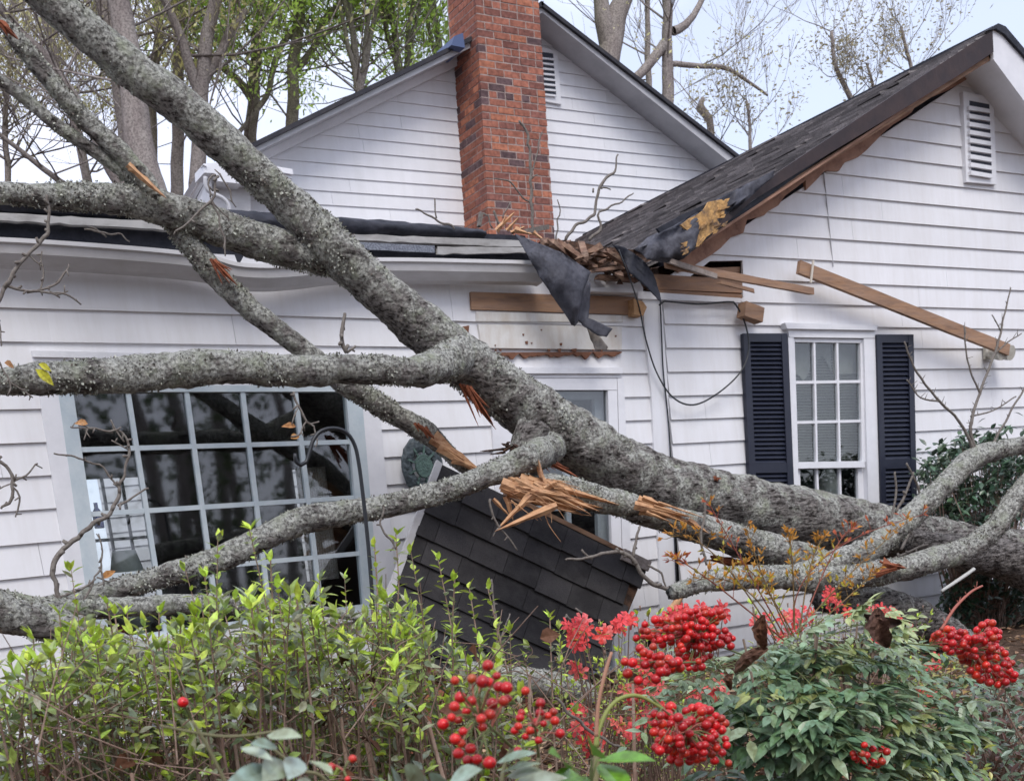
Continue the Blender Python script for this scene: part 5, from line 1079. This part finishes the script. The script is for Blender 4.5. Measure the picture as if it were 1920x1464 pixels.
for bi, (bx, Yb, lab, xr2, yr2) in enumerate(FB):
    rr = random.Random(200+bi); bp_ = P(bx, 1440, Yb); base0 = Vector((bp_.x, Yb, gz(bp_.x, Yb))); t = thing('flowering_azalea', base0, lab, 'bush', 'red flowering azaleas'); sm, lm, pm = MB(), MB(), MB()
    for k in range(70 if bi < 3 else 16):
        x = rr.uniform(*xr2); y = rr.uniform(yr2[0], yr2[1]); tip = P(x, y, Yb+rr.uniform(-.25, .35))
        if tip.z < base0.z+.1: tip.z = base0.z+.12
        b = base0+Vector(((tip.x-base0.x)*.5, rr.gauss(0, .08), 0)); hgt = (tip-b).length
        shoot(sm, lm, b, tip, rr, rr.uniform(.003, .006), .8, .028, max(.2, 1-.18/hgt), .8)
    for x, y in FL[bi]:
        c = P(x, y, Yb+rr.uniform(-.32, -.15)); blossom(pm, c, .027, rr)
        for k in range(3): blossom(pm, P(x+rr.uniform(-16, 16), y+rr.uniform(-13, 13), Yb-.2+rr.uniform(-.05, .05)), .024, rr)
        q = base0.lerp(c, .5); sm.tube([q, (q+c)/2+Vector((.02, 0, .02)), c], [.003, .0025, .0015], 4, cap=False)
        for k in range(3): leaf(lm, c, Vector((rr.uniform(-1, 1), rr.uniform(-.5, 1), rr.uniform(-.5, .8))), Vector((0, 0, 1)), .03, .011, vary(NEW if rr.random() < .5 else MID, rr))
    for k in range(30): x, y = rr.uniform(*xr2), rr.uniform(yr2[0], yr2[0]+140); c = P(x, y, Yb-.1); sm.tube([c, c+Vector((0, 0, .018))], [.002, .004], 5)
    sm.build('stems', STEM, t, smooth=True); lm.build('foliage', LEAF, t); pm.build('blossoms', PETAL, t)

# nandina
def sphere_pts(mb, c, r_, n=10, m_=7, axis=None):
    vs = [c+Vector((0, 0, r_))]
    for j in range(1, m_):
        ph = math.pi*j/m_
        for k in range(n): a = 2*math.pi*k/n; vs.append(c+Vector((r_*math.sin(ph)*math.cos(a), r_*math.sin(ph)*math.sin(a), r_*math.cos(ph)*.95)))
    vs.append(c-Vector((0, 0, r_*.95))); fs = []
    for k in range(n): fs.append((0, 1+k, 1+(k+1) % n)); fs.append((len(vs)-1, 1+(m_-2)*n+(k+1) % n, 1+(m_-2)*n+k))
    for j in range(m_-2):
        for k in range(n): a = 1+j*n+k; b = 1+j*n+(k+1) % n; fs.append((a, a+n, b+n, b))
    mb.add(vs, fs)
GSTEM = (.16, .19, .07); RSTEM = (.36, .12, .09)
def berries(parent, lst, Y, rr, root=None, rad_m=None):
    """lst: (x, y, radius px); each berry on its own stalk joined to a curved main stalk"""
    bm_, st, tipm = MB(), MB(), MB(); cs = []
    for x, y, r_ in lst:
        c = P(x, y, Y+rr.uniform(-.045, .045)); rad = r_*zd(c)/F; rad *= rr.uniform(.86, 1.1); cs.append((c, rad)); n0 = len(bm_.v); sphere_pts(bm_, c, rad, 14, 9); kb = rr.uniform(.55, 1.12); bc = (.62*kb, .010+.03*max(0, rr.gauss(0, .6)), .012); bm_.c[n0:] = [bc]*(len(bm_.v)-n0)
        a = Vector((rr.uniform(-.5, .5), -1, rr.uniform(-.8, .3))).normalized(); sphere_pts(tipm, c+a*rad*.97, rad*.13, 6, 4)
    cen = sum((c for c, _ in cs), Vector())/len(cs); top = root or cen+Vector((0, .06, .05))
    hubs = [top.lerp(cen, f) for f in (.3, .6, .9)]
    st.tube([top]+hubs, [.0022, .002, .0017, .0014], 6, col=GSTEM, cap=False)
    for c, rad in cs:
        h = min(hubs, key=lambda q: (q-c).length); m = (h+c)/2+Vector((rr.uniform(-.006, .006), rr.uniform(-.006, .006), .004)); st.tube([h, m, c], [.0013, .0011, .0009], 5, col=rr.choice((GSTEM, RSTEM)), cap=False)
    b = bm_.build('berry_cluster', BERRY, parent, smooth=True); st.build('stalks', NSTEM, b, smooth=True); tipm.build('berry_tips', IRON, b)
def cluster(cx, cy, rx, ry, n, r_, rr, ang=0):
    out = []; tries = 0
    while len(out) < n and tries < 4000:
        tries += 1; a = rr.uniform(0, 6.283); q = math.sqrt(rr.random()); u, v_ = rx*q*math.cos(a), ry*q*math.sin(a)
        x, y = cx+u*math.cos(ang)-v_*math.sin(ang), cy+u*math.sin(ang)+v_*math.cos(ang)
        if all(math.hypot(x-o[0], y-o[1]) > r_*.95 for o in out): out.append((x, y, r_*rr.uniform(.88, 1.08)))
    return out
def spray(sm, lm, base, d, up_v, L_, rr, ls, col, pairs=4, sub=True, tcol=GSTEM):
    """compound leaf: a stalk with opposite side stalks, each carrying three to five pointed leaflets"""
    d = d.normalized(); side = d.cross(up_v).normalized(); n = side.cross(d).normalized(); pts = [base+d*L_*u+Vector((0, 0, -.22*L_*u*u)) for u in (0, .25, .5, .75, 1)]
    sm.tube(pts, [.0014, .0012, .001, .0009, .0007], 4, col=tcol, cap=False)
    for k in range(pairs+1):
        u = .25+.75*k/pairs; i = min(int(u*4), 3); p = pts[i].lerp(pts[i+1], u*4-i)
        for sg in ((-1, 1) if k < pairs else (0,)):
            dd = (d*(.75 if sg else 1)+side*sg*1.0+Vector((0, 0, rr.uniform(-.35, .15)))).normalized()
            if sub and k < pairs-1 and sg:
                l2 = ls*1.1*(1-.12*k); q = p+dd*l2; sm.tube([p, q], [.0008, .0006], 4, col=tcol, cap=False)
                for an in (-.9, 0, .9): e = (dd+side*0+d*an*.9+Vector((0, 0, rr.uniform(-.4, 0)))).normalized(); leaf(lm, q if an == 0 else p.lerp(q, .75), e, n+Vector((rr.uniform(-.35, .35), rr.uniform(-.5, .1), 0)), ls*rr.uniform(.75, 1.1), ls*rr.uniform(.36, .48), vary(col, rr, .22), .22, rr.uniform(.05, .3))
            else: leaf(lm, p, dd, n+Vector((rr.uniform(-.35, .35), rr.uniform(-.5, .1), 0)), ls*rr.uniform(.8, 1.15), ls*rr.uniform(.38, .48), vary(col, rr, .22), .22, rr.uniform(.05, .3))
rr = random.Random(300); YN = -5.05
b0 = P(1530, 1464, YN); b0 = Vector((b0.x, YN, gz(b0.x, YN)))
nd = thing('nandina_shrub', b0, 'large dark green nandina shrub with red berry clusters and orange new growth', 'shrub')
sm, lm, om = MB(), MB(), MB(); DG = (.14, .24, .13); BG = (.27, .37, .23); LG = (.38, .47, .23)
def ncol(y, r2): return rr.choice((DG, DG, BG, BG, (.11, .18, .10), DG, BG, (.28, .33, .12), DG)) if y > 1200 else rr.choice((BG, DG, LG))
for k in range(15):                      # canes
    x = rr.uniform(1380, 1640); tp_ = P(x, rr.uniform(1130, 1250), YN+rr.uniform(-.1, .3)); b = b0+Vector((rr.gauss(0, .06), rr.gauss(0, .06), 0)); sm.tube([b, (b+tp_)/2+Vector((rr.uniform(-.03, .03), 0, .02)), tp_], [.006, .005, .003], 6, col=(.14, .10, .07))
for k in range(230):                     # dome of compound leaves
    a = rr.uniform(0, 6.28); q = math.sqrt(rr.random()); x = 1555+245*q*math.cos(a); y = 1345+185*q*math.sin(a)
    if y < 1175+max(0, (1480-x))*.35: continue
    dep = (1-q*q)*.28; p = P(x, y, YN+.16-dep+rr.uniform(-.05, .05)); d = Vector(((x-1555)/260+rr.uniform(-.5, .5), -rr.uniform(.35, 1.1), rr.uniform(-.55, .25)))
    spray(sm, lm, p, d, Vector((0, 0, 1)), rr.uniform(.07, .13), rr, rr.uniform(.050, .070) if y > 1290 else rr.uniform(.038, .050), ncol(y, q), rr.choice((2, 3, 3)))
for x0, y0, x1, y1, c in [(1560, 1190, 1720, 1115, LG), (1520, 1175, 1700, 1100, LG), (1580, 1170, 1640, 1105, LG), (1600, 1200, 1720, 1150, LG), (1470, 1200, 1560, 1135, BG), (1600, 1215, 1730, 1215, BG), (1600, 1230, 1750, 1250, DG), (1420, 1250, 1330, 1215, BG), (1400, 1260, 1250, 1235, BG), (1380, 1280, 1210, 1285, BG), (1380, 1250, 1180, 1250, BG), (1360, 1270, 1170, 1330, BG), (1650, 1300, 1790, 1290, DG), (1640, 1340, 1760, 1400, DG), (1680, 1420, 1800, 1450, LG), (1330, 1240, 1290, 1200, BG)]:
    p, q = P(x0, y0, YN-.1), P(x1, y1, YN-.18); d = q-p; spray(sm, lm, p, d, Vector((0, -.3, 1)), d.length, rr, .036, c, 5)
OR = (.55, .27, .05); RD_ = (.50, .13, .07); YG = (.50, .42, .06)
NG = [((1455, 1200), (1340, 1040), (1250, 1010)), ((1470, 1190), (1390, 1050), (1330, 945)), ((1490, 1180), (1485, 1050), (1478, 1000)), ((1500, 1185), (1560, 1040), (1600, 990)), ((1500, 1180), (1600, 1070), (1700, 980)), ((1490, 1180), (1540, 1050), (1730, 965)), ((1480, 1190), (1430, 1080), (1400, 990)), ((1470, 1200), (1320, 1080), (1260, 1050)), ((1500, 1180), (1520, 1060), (1545, 1010)), ((1460, 1190), (1390, 1100), (1300, 1090)), ((1510, 1190), (1600, 1110), (1640, 1070)), ((1490, 1195), (1440, 1110), (1395, 1060))]
for i, (a, b, c) in enumerate(NG):
    Yn = YN-.05+rr.uniform(-.08, .12); q = [P(*a, Yn), P(*b, Yn), P(*c, Yn)]; sp_ = [q[0]*(1-u)**2+(q[1]*2-(q[0]+q[2])/2)*2*u*(1-u)+q[2]*u*u for u in [k/14 for k in range(15)]]
    red = i in (1, 3, 5, 7); tcol = RSTEM if red else (.30, .20, .09); om.tube(sp_, [.0022*(1-.6*k/14) for k in range(15)], 5, col=tcol, cap=False)
    for k in range(4, 15):
        for sg in (-1, 1):
            if rr.random() < .12: continue
            t_ = (sp_[k]-sp_[k-1]).normalized(); d = (t_*.7+Vector((sg*.8, rr.uniform(-.6, .6), rr.uniform(.1, .8)))).normalized(); L_ = rr.uniform(.015, .05)*(1.3-.06*k)
            e = sp_[k]+d*L_; om.tube([sp_[k], e], [.0009, .0006], 4, col=tcol, cap=False)
            for w_ in range(rr.choice((3, 4, 5))):
                dd = (d+Vector((rr.uniform(-1, 1), rr.uniform(-1, 1), rr.uniform(-.6, .8)))*.9).normalized(); leaf(om, sp_[k].lerp(e, rr.uniform(.5, 1)), dd, Vector((rr.uniform(-1, 1), -1, rr.uniform(0, 1))), rr.uniform(.010, .022), .0052, vary(RD_ if (red and k > 7 and rr.random() < .6) else (OR if k > 7 else (YG if rr.random() < .6 else OR)), rr, .2), .2, .1)
for a, b in (((1600, 1175), (1665, 1120)), ((1580, 1185), (1625, 1090))): pass
sm.build('stems', NSTEM, nd, smooth=True); lm.build('foliage', NLEAF, nd); om.build('new_growth', leafmat('new_growth_leaf', .5, .3, .35), nd)
berries(nd, cluster(1310, 1160, 46, 20, 26, 7.6, rr, -.2)+cluster(1250, 1185, 52, 24, 34, 8, rr, .1)+cluster(1325, 1192, 50, 22, 30, 8, rr, .1)+cluster(1300, 1228, 34, 26, 24, 7.6, rr)+[(1193, 1196, 8), (1364, 1200, 8), (1352, 1208, 8), (1370, 1211, 8), (1334, 1163, 8), (1336, 1182, 8), (1208, 1180, 8)], -5.35, rr, P(1400, 1230, -5.2))
berries(nd, cluster(1222, 1232, 18, 22, 9, 9.5, rr)+cluster(1252, 1248, 24, 14, 10, 10, rr)+[(1200, 1215, 10), (1186, 1242, 10), (1172, 1240, 10), (1177, 1262, 10), (1197, 1275, 10), (1230, 1272, 10)], -5.6, rr, P(1330, 1240, -5.3))
berries(nd, cluster(1262, 1368, 38, 26, 20, 9.5, rr, .5)+cluster(1320, 1350, 42, 24, 20, 9.5, rr, .3)+cluster(1275, 1405, 48, 24, 24, 9.5, rr, .25)+cluster(1335, 1395, 28, 26, 14, 9, rr)+[(1228, 1338, 9), (1226, 1372, 9), (1258, 1325, 10), (1298, 1328, 9), (1320, 1328, 9), (1366, 1430, 8), (1340, 1425, 9)], -5.75, rr, P(1220, 1305, -5.75))
berries(nd, cluster(1632, 1415, 34, 22, 24, 7.5, rr), -5.3, rr)
berries(nd, cluster(1785, 1200, 36, 22, 26, 7.6, rr, .2)+cluster(1850, 1190, 25, 25, 20, 7.6, rr)+cluster(1850, 1240, 62, 34, 62, 7.8, rr, .62), -5.1, rr, P(1700, 1205, -5.1))
st = MB(); ps, rs = limb_path([(1118, 1400, 6), (1122, 1370, 5), (1140, 1330, 4), (1165, 1308, 4), (1200, 1305, 4), (1245, 1330, 3)], -5.75, 8); st.tube(ps, rs, 6, col=(.25, .28, .08)); ps, rs = limb_path([(1118, 1380, 5), (1122, 1320, 3.7), (1135, 1260, 4), (1147, 1222, 3)], -5.75, 8); st.tube(ps, rs, 6, col=(.38, .20, .13))
ps, rs = limb_path([(1120, 1400, 6), (1115, 1500, 7), (1100, 1900, 8)], -5.75, 20); st.tube(ps, rs, 6, col=(.22, .2, .1)); st.build('arching_cane', NSTEM, nd, smooth=True)
st = MB(); ps, rs = limb_path([(1765, 1180, 3), (1790, 1140, 3), (1820, 1110, 2.5), (1842, 1098, 2)], -5.1, 5); st.tube(ps, rs, 5, col=RSTEM)
for k in range(3, len(ps), 4):
    for sg in (-1, 1): st.tube([ps[k], ps[k]+Vector((sg*rr.uniform(.004, .012), 0, rr.uniform(.008, .022)))], [.0014, .0006], 4, col=RSTEM)
st.build('red_shoot', NSTEM, nd, smooth=True)
# foreground nandina with loose big berries
b1 = P(920, 1464, -6.1); b1 = Vector((b1.x, -6.1, gz(b1.x, -6.1)))
nf = thing('nandina_shrub', b1, 'near grey-green nandina at the bottom centre with loose large red berries', 'shrub'); sm, lm = MB(), MB()
B1 = [(1372, 780, 35), (1425, 842, 28), (1177, 868, 30), (1278, 858, 33), (1342, 875, 38), (1380, 880, 30), (1435, 905, 30), (1482, 912, 38), (1208, 968, 34), (1274, 990, 33), (1175, 1022, 32), (1245, 1050, 28), (1397, 1005, 35), (1465, 990, 33), (1490, 975, 25), (1385, 1070, 32), (1333, 1095, 30), (1340, 1145, 30), (1157, 1088, 30), (1108, 1127, 34), (1198, 1103, 27), (1225, 1170, 30), (1180, 1215, 38), (1215, 1240, 30), (1198, 1300, 34), (1270, 1272, 32), (1252, 1340, 30), (1308, 1335, 34), (1382, 1355, 38)]
berries(nf, [(480+x/3.156, 1000+y/3.156, r_/3.156) for x, y, r_ in B1], -6.1, rr, P(960, 1400, -6.0))
B2 = [(42, 1002, 28), (38, 1060, 27), (85, 1078, 28), (118, 1055, 24), (128, 1107, 27), (20, 1110, 22), (60, 1125, 22), (8, 1160, 28), (158, 1182, 30), (30, 1223, 28), (-47, 930, 27), (-79, 1089, 26), (-47, 1200, 26), (-90, 1140, 26), (-110, 1165, 26), (-20, 1165, 26), (-92, 1284, 26), (-70, 1060, 24)]
berries(nf, [(1000+x/3.156, 1000+y/3.156, r_/3.156) for x, y, r_ in B2], -6.0, rr, P(1010, 1420, -5.95))
berries(nf, [(621, 1438, 9), (661, 1422, 9), (652, 1460, 7)], -6.0, rr, P(650, 1480, -6.0)); berries(nf, [(343, 1316, 10)], -5.6, rr, P(360, 1350, -5.55))
st = MB()
for pl in ([(960, 1400, 4), (945, 1440, 4), (940, 1520, 5), (950, 1900, 6)], [(1010, 1420, 4), (1000, 1500, 5), (970, 1900, 6)], [(650, 1478, 3), (700, 1560, 4), (860, 1900, 5)], [(360, 1350, 3), (400, 1420, 3.5), (480, 1600, 4), (560, 1900, 5)], [(480, 1380, 3), (560, 1440, 3.5), (640, 1500, 4), (860, 1900, 5)], [(300, 1360, 2.5), (420, 1380, 3), (520, 1370, 2.5)]):
    ps, rs = limb_path(pl, -6.0, 12); st.tube(ps, rs, 6, col=(.18, .17, .09))
st.build('canes', NSTEM, nf, smooth=True)
GG = (.33, .42, .33)
for (x0, y0, x1, y1, w_) in [(520, 1440, 430, 1462, .016), (530, 1425, 500, 1455, .018), (560, 1420, 545, 1450, .016), (580, 1425, 625, 1440, .012), (500, 1378, 560, 1372, .012), (520, 1400, 480, 1385, .010), (745, 1480, 745, 1425, .016), (765, 1470, 790, 1425, .017), (820, 1485, 830, 1440, .018), (840, 1470, 895, 1436, .018), (800, 1500, 810, 1450, .018), (935, 1450, 1010, 1420, .014), (950, 1455, 1015, 1438, .013), (960, 1470, 1060, 1450, .016), (450, 1400, 510, 1415, .010), (930, 1430, 1000, 1402, .014), (700, 1490, 690, 1450, .014), (600, 1490, 570, 1455, .014)]:
    a, b = P(x0, y0, -6.15), P(x1, y1, -6.2); d = b-a; leaf(lm, a, d, Vector((rr.uniform(-.4, .4), -1, .8)), d.length, w_*1.5, vary(GG, rr, .12), .2, .12, True)
lm.build('foliage', NLEAF, nf); lm = MB()
bv = thing('broadleaf_sprig', P(1110, 1464, -6.1), 'glossy bright green broad leaves at the bottom edge under the berries', 'plant'); ORG[bv.name] = Vector(bv.location); st = MB()
for (x0, y0, x1, y1, w_) in [(1110, 1415, 1125, 1382, .034), (1062, 1440, 1045, 1395, .030), (1120, 1425, 1225, 1412, .028), (1125, 1430, 1180, 1480, .036), (1085, 1450, 1040, 1470, .03), (1100, 1455, 1090, 1500, .03)]:
    a, b = P(x0, y0, -6.12), P(x1, y1, -6.2); d = b-a; leaf(lm, a, d, Vector((rr.uniform(-.4, .4), -1, .8)), d.length, w_, vary((.14, .34, .04), rr, .15), .25, .12, True)
for x0 in (1110, 1062, 1120): st.tube([P(x0, 1420, -6.12), P(1105, 1480, -6.1), P(1100, 1700, -6.05), P(1100, 2100, -6.05)], [.0012, .002, .003, .003], 5, col=GSTEM)
lm.build('foliage', NLEAF, bv); st.build('stems', NSTEM, bv, smooth=True)
# dead magnolia leaves caught on the nandina
def dead(label, ptsq, Y, col):
    m = MB(); (x0, y0), (x1, y1), wpx = ptsq; n = 12; vs = []; dx, dy = x1-x0, y1-y0; l_ = math.hypot(dx, dy); nx_, ny_ = -dy/l_, dx/l_; K = (-1, -.6, -.2, 0, .25, .65, 1)
    for i in range(n+1):
        u = i/n; w_ = wpx*(math.sin(math.pi*min(.985, u*.93+.04))**.8)*(1+.22*noise.noise(Vector((u*6, x0, 0)))); cx, cy = x0+dx*u+nx_*6*math.sin(u*4), y0+dy*u+ny_*6*math.sin(u*4)
        for k in K:
            q = k+.25*noise.noise(Vector((u*7, k*2, x0))); vs.append(P(cx+nx_*w_*q, cy+ny_*w_*q, Y-.030*q*q*math.cos(u*2+x0)-.02*math.sin(u*4)+.010*noise.noise(Vector((u*9, k*3, y0)))))
    nk = len(K)
    for i in range(n):
        for k in range(nk-1): f_ = .7+.5*noise.noise(Vector((i*.8, k, x1)))+.15*(k == 2); m.add([vs[i*nk+k], vs[i*nk+k+1], vs[i*nk+nk+k+1], vs[i*nk+nk+k]], [(0, 1, 2, 3)], tuple(c*f_ for c in col))
    return m.build('dead_leaf', DRY, None, smooth=False, label=label, category='leaf', group='dead brown leaves caught on the nandina')
dead('upright cinnamon brown dead leaf below the orange new growth', ((1432, 1152), (1428, 1218), 14), -5.3, (.24, .12, .08)); dead('curled dark brown dead leaf lying left of the upright one', ((1440, 1215), (1370, 1262), 13), -5.25, (.19, .10, .07))
dead('large dull brown dead leaf drooping among the pale upper sprays', ((1645, 1140), (1660, 1215), 22), -5.3, (.17, .095, .075)); dead('dark curled dead leaf next to the large drooping one', ((1620, 1152), (1690, 1172), 13), -5.27, (.10, .06, .05)); dead('small tan dead leaf tip hanging left of the nandina crown', ((1375, 1262), (1365, 1292), 9), -5.3, (.32, .18, .12))
m = MB(); vs = []
for (x0, y0, x1, y1, w_) in [(66, 692, 104, 720, .05), (72, 682, 98, 694, .035), (70, 700, 96, 716, .035)]: a, b = P(x0, y0, -1.5), P(x1, y1, -1.5); leaf(m, a, b-a, Vector((0, -1, .4)), (b-a).length, w_, (.58, .56, .05), .3, .2)
m.build('yellow_leaf', LEAF, None, label='bright yellow-green leaf stuck on the long horizontal limb at the left edge', category='leaf')
m = MB()
for (x0, y0, x1, y1) in [(545, 822, 560, 815), (555, 800, 535, 795), (165, 795, 145, 790), (190, 1085, 212, 1068), (8, 680, 25, 685)]: a, b = P(x0, y0, -1.5), P(x1, y1, -1.5); leaf(m, a, b-a, Vector((0, -1, .5)), (b-a).length*1.2, .035, vary((.42, .22, .10), rr), .5, .4)
m.build('withered_leaves', DRY, tree, kind='stuff')
# dark evergreen behind the trunk at the right, low shrub bottom right
def mound(name, label, cat, bx, by, Yb, rx, ry, nsh, seed, cols, ls, group=None):
    rr = random.Random(seed); c = P(bx, by, Yb); base0 = Vector((c.x, Yb, gz(c.x, Yb))); t = thing(name, base0, label, cat, group); sm, lm = MB(), MB()
    for k in range(nsh):
        a = rr.uniform(0, 6.28); q = math.sqrt(rr.random()); tip = P(bx+rx*q*math.cos(a), by+ry*q*math.sin(a), Yb+rr.uniform(-.3, .3)); tip.z = max(tip.z, base0.z+.08); b = base0+Vector(((tip.x-base0.x)*.3, rr.gauss(0, .05), 0))
        pts = [b, (b+tip)/2+Vector((rr.uniform(-.1, .1), rr.uniform(-.1, .1), .03)), tip]; sm.tube(pts, [.008, .005, .002], 5, cap=False)
        for j in range(16):
            p = tip+Vector((rr.gauss(0, .055), rr.gauss(0, .055), rr.gauss(0, .05))); leaf(lm, p, Vector((rr.uniform(-1, 1), rr.uniform(-1, .4), rr.uniform(-.5, .7))), Vector((rr.uniform(-.5, .5), -.5, 1)), ls*rr.uniform(.6, 1.2), ls*rr.uniform(.35, .5), vary(rr.choice(cols), rr, .3))
    sm.build('stems', STEM, t, smooth=True); lm.build('foliage', NLEAF, t)
DK = [(.06, .11, .07), (.08, .15, .09), (.045, .075, .055)]
mound('camellia_shrub', 'dark evergreen shrub against the siding right of the right shutter', 'shrub', 1835, 905, -.65, 105, 95, 170, 401, DK, .085)
mound('camellia_shrub', 'dark evergreen shrub in shade under the trunk at the right edge', 'shrub', 1860, 1130, -.6, 95, 70, 110, 402, DK, .085)
mound('nandina_shrub', 'low bronze-green nandina at the bottom right corner', 'shrub', 1880, 1370, -4.4, 75, 110, 70, 403, [(.09, .13, .07), (.12, .19, .11), (.13, .06, .045), (.2, .27, .2)], .045)
mound('ground_shrub', 'small yellow-green shrub low between the nandina and the right corner', 'shrub', 1800, 1280, -3.6, 60, 40, 18, 404, [(.3, .26, .05), (.16, .2, .06), (.35, .2, .05)], .035)
mound('ground_shrub', 'yellow-green sprigs under the right skirt of the big nandina', 'shrub', 1740, 1440, -4.9, 70, 26, 22, 405, [(.35, .36, .05), (.16, .24, .06)], .035)
# flower pot, sticks, litter
pt = thing('flower_pot', P(785, 1400, -3.2), 'terracotta flower pot glimpsed between the azalea stems', 'flower pot'); m = MB(); lathe(m, P(785, 1420, -3.2), [(0, 0), (.10, 0), (.14, .22), (.155, .22), (.16, .27), (.14, .27), (.13, .21), (0, .2)], 28); m.build('pot', mat('terracotta', (.38, .15, .09), .8, .2, n1=(12, (.26, .10, .07), .7)), pt, smooth=False)
def stick(label, pl, Y, col=TWIG): m = MB(); ps, rs = limb_path(pl, Y, 8, .01); m.tube(ps, rs, 8, .12, 25); m.build('fallen_stick', col, None, smooth=True, label=label, category='stick')
stick('pale curved fallen stick lying on the mulch at the lower right', [(1700, 1378, 5), (1740, 1385, 6), (1790, 1370, 7), (1830, 1330, 9), (1850, 1290, 9), (1856, 1240, 7)], -3.0)
stick('white broken pole leaning right of the orange new growth', [(1765, 1108, 3), (1800, 1085, 3.6), (1826, 1066, 3.6)], -2.0, mat('dull_white_pole', (.5, .5, .48), .6, .3))
stick('thin grey fallen stick crossing low between the berries', [(1040, 1310, 2.5), (1100, 1365, 3), (1160, 1400, 2.5)], -5.2)
stick('torn pale strip of wood behind the red blossoms at centre', [(1255, 1150, 8), (1275, 1120, 7), (1290, 1100, 3)], -1.7, SPLW)
lt = MB(); rr = random.Random(500)
for k in range(9000):
    x = rr.uniform(-.5, 10); Y = rr.uniform(-5.8, -.1)
    if k < 4500: q = PZ(rr.uniform(900, 1940), rr.uniform(1290, 1500), .35); x, Y = q.x, min(q.y, -.1)
    z = gz(x, Y)+.05*noise.noise(Vector((x*1.3, Y*1.3, 0)))+.012; a = rr.uniform(0, 6.28); d = Vector((math.cos(a), math.sin(a), rr.uniform(-.2, .4)))
    kk = rr.random(); c = (.24, .14, .085) if kk < .5 else ((.38, .26, .17) if kk < .8 else (.12, .07, .05)); L_ = rr.uniform(.03, .08)
    s = d.cross(Vector((0, 0, 1))).normalized()*L_*rr.choice((.08, .3, .35)); p = Vector((x, Y, z)); lt.add([p, p+d*L_*.5+s+Vector((0, 0, .012)), p+d*L_, p+d*L_*.5-s], [(0, 1, 2, 3)], vary(c, rr, .3))
lt.build('leaf_litter', DRY, None, kind='stuff')

# the wood across the garden, behind the viewpoint: it is what the window panes mirror
wm, wl = MB(), MB(); rr = random.Random(900)
for k in range(44):
    b = Vector((rr.uniform(-32, 18), rr.uniform(-40, -26), -.2)); h_ = rr.uniform(10, 17); r_ = rr.uniform(.12, .3); wm.tube([b, b+Vector((rr.uniform(-.8, .8), 0, h_*.5)), b+Vector((rr.uniform(-1.5, 1.5), 0, h_))], [r_, r_*.8, r_*.3], 7, cap=False)
    for q_ in range(520):
        c = b+Vector((rr.gauss(0, 2.2), rr.gauss(0, 1.5), rr.uniform(.5, h_))); s_ = rr.uniform(.06, .20); a = Vector((rr.uniform(-1, 1), rr.uniform(-1, 1), rr.uniform(-1, 1))).normalized(); e = a.orthogonal().normalized(); wl.add([c-a*s_, c+e*s_*.7, c+a*s_, c-e*s_*.7], [(0, 1, 2, 3)], vary((.07, .11, .04), rr, .4))
wo_ = wm.build('wood', BGBARK, None, kind='stuff'); wl.build('foliage', BGLEAF, wo_)
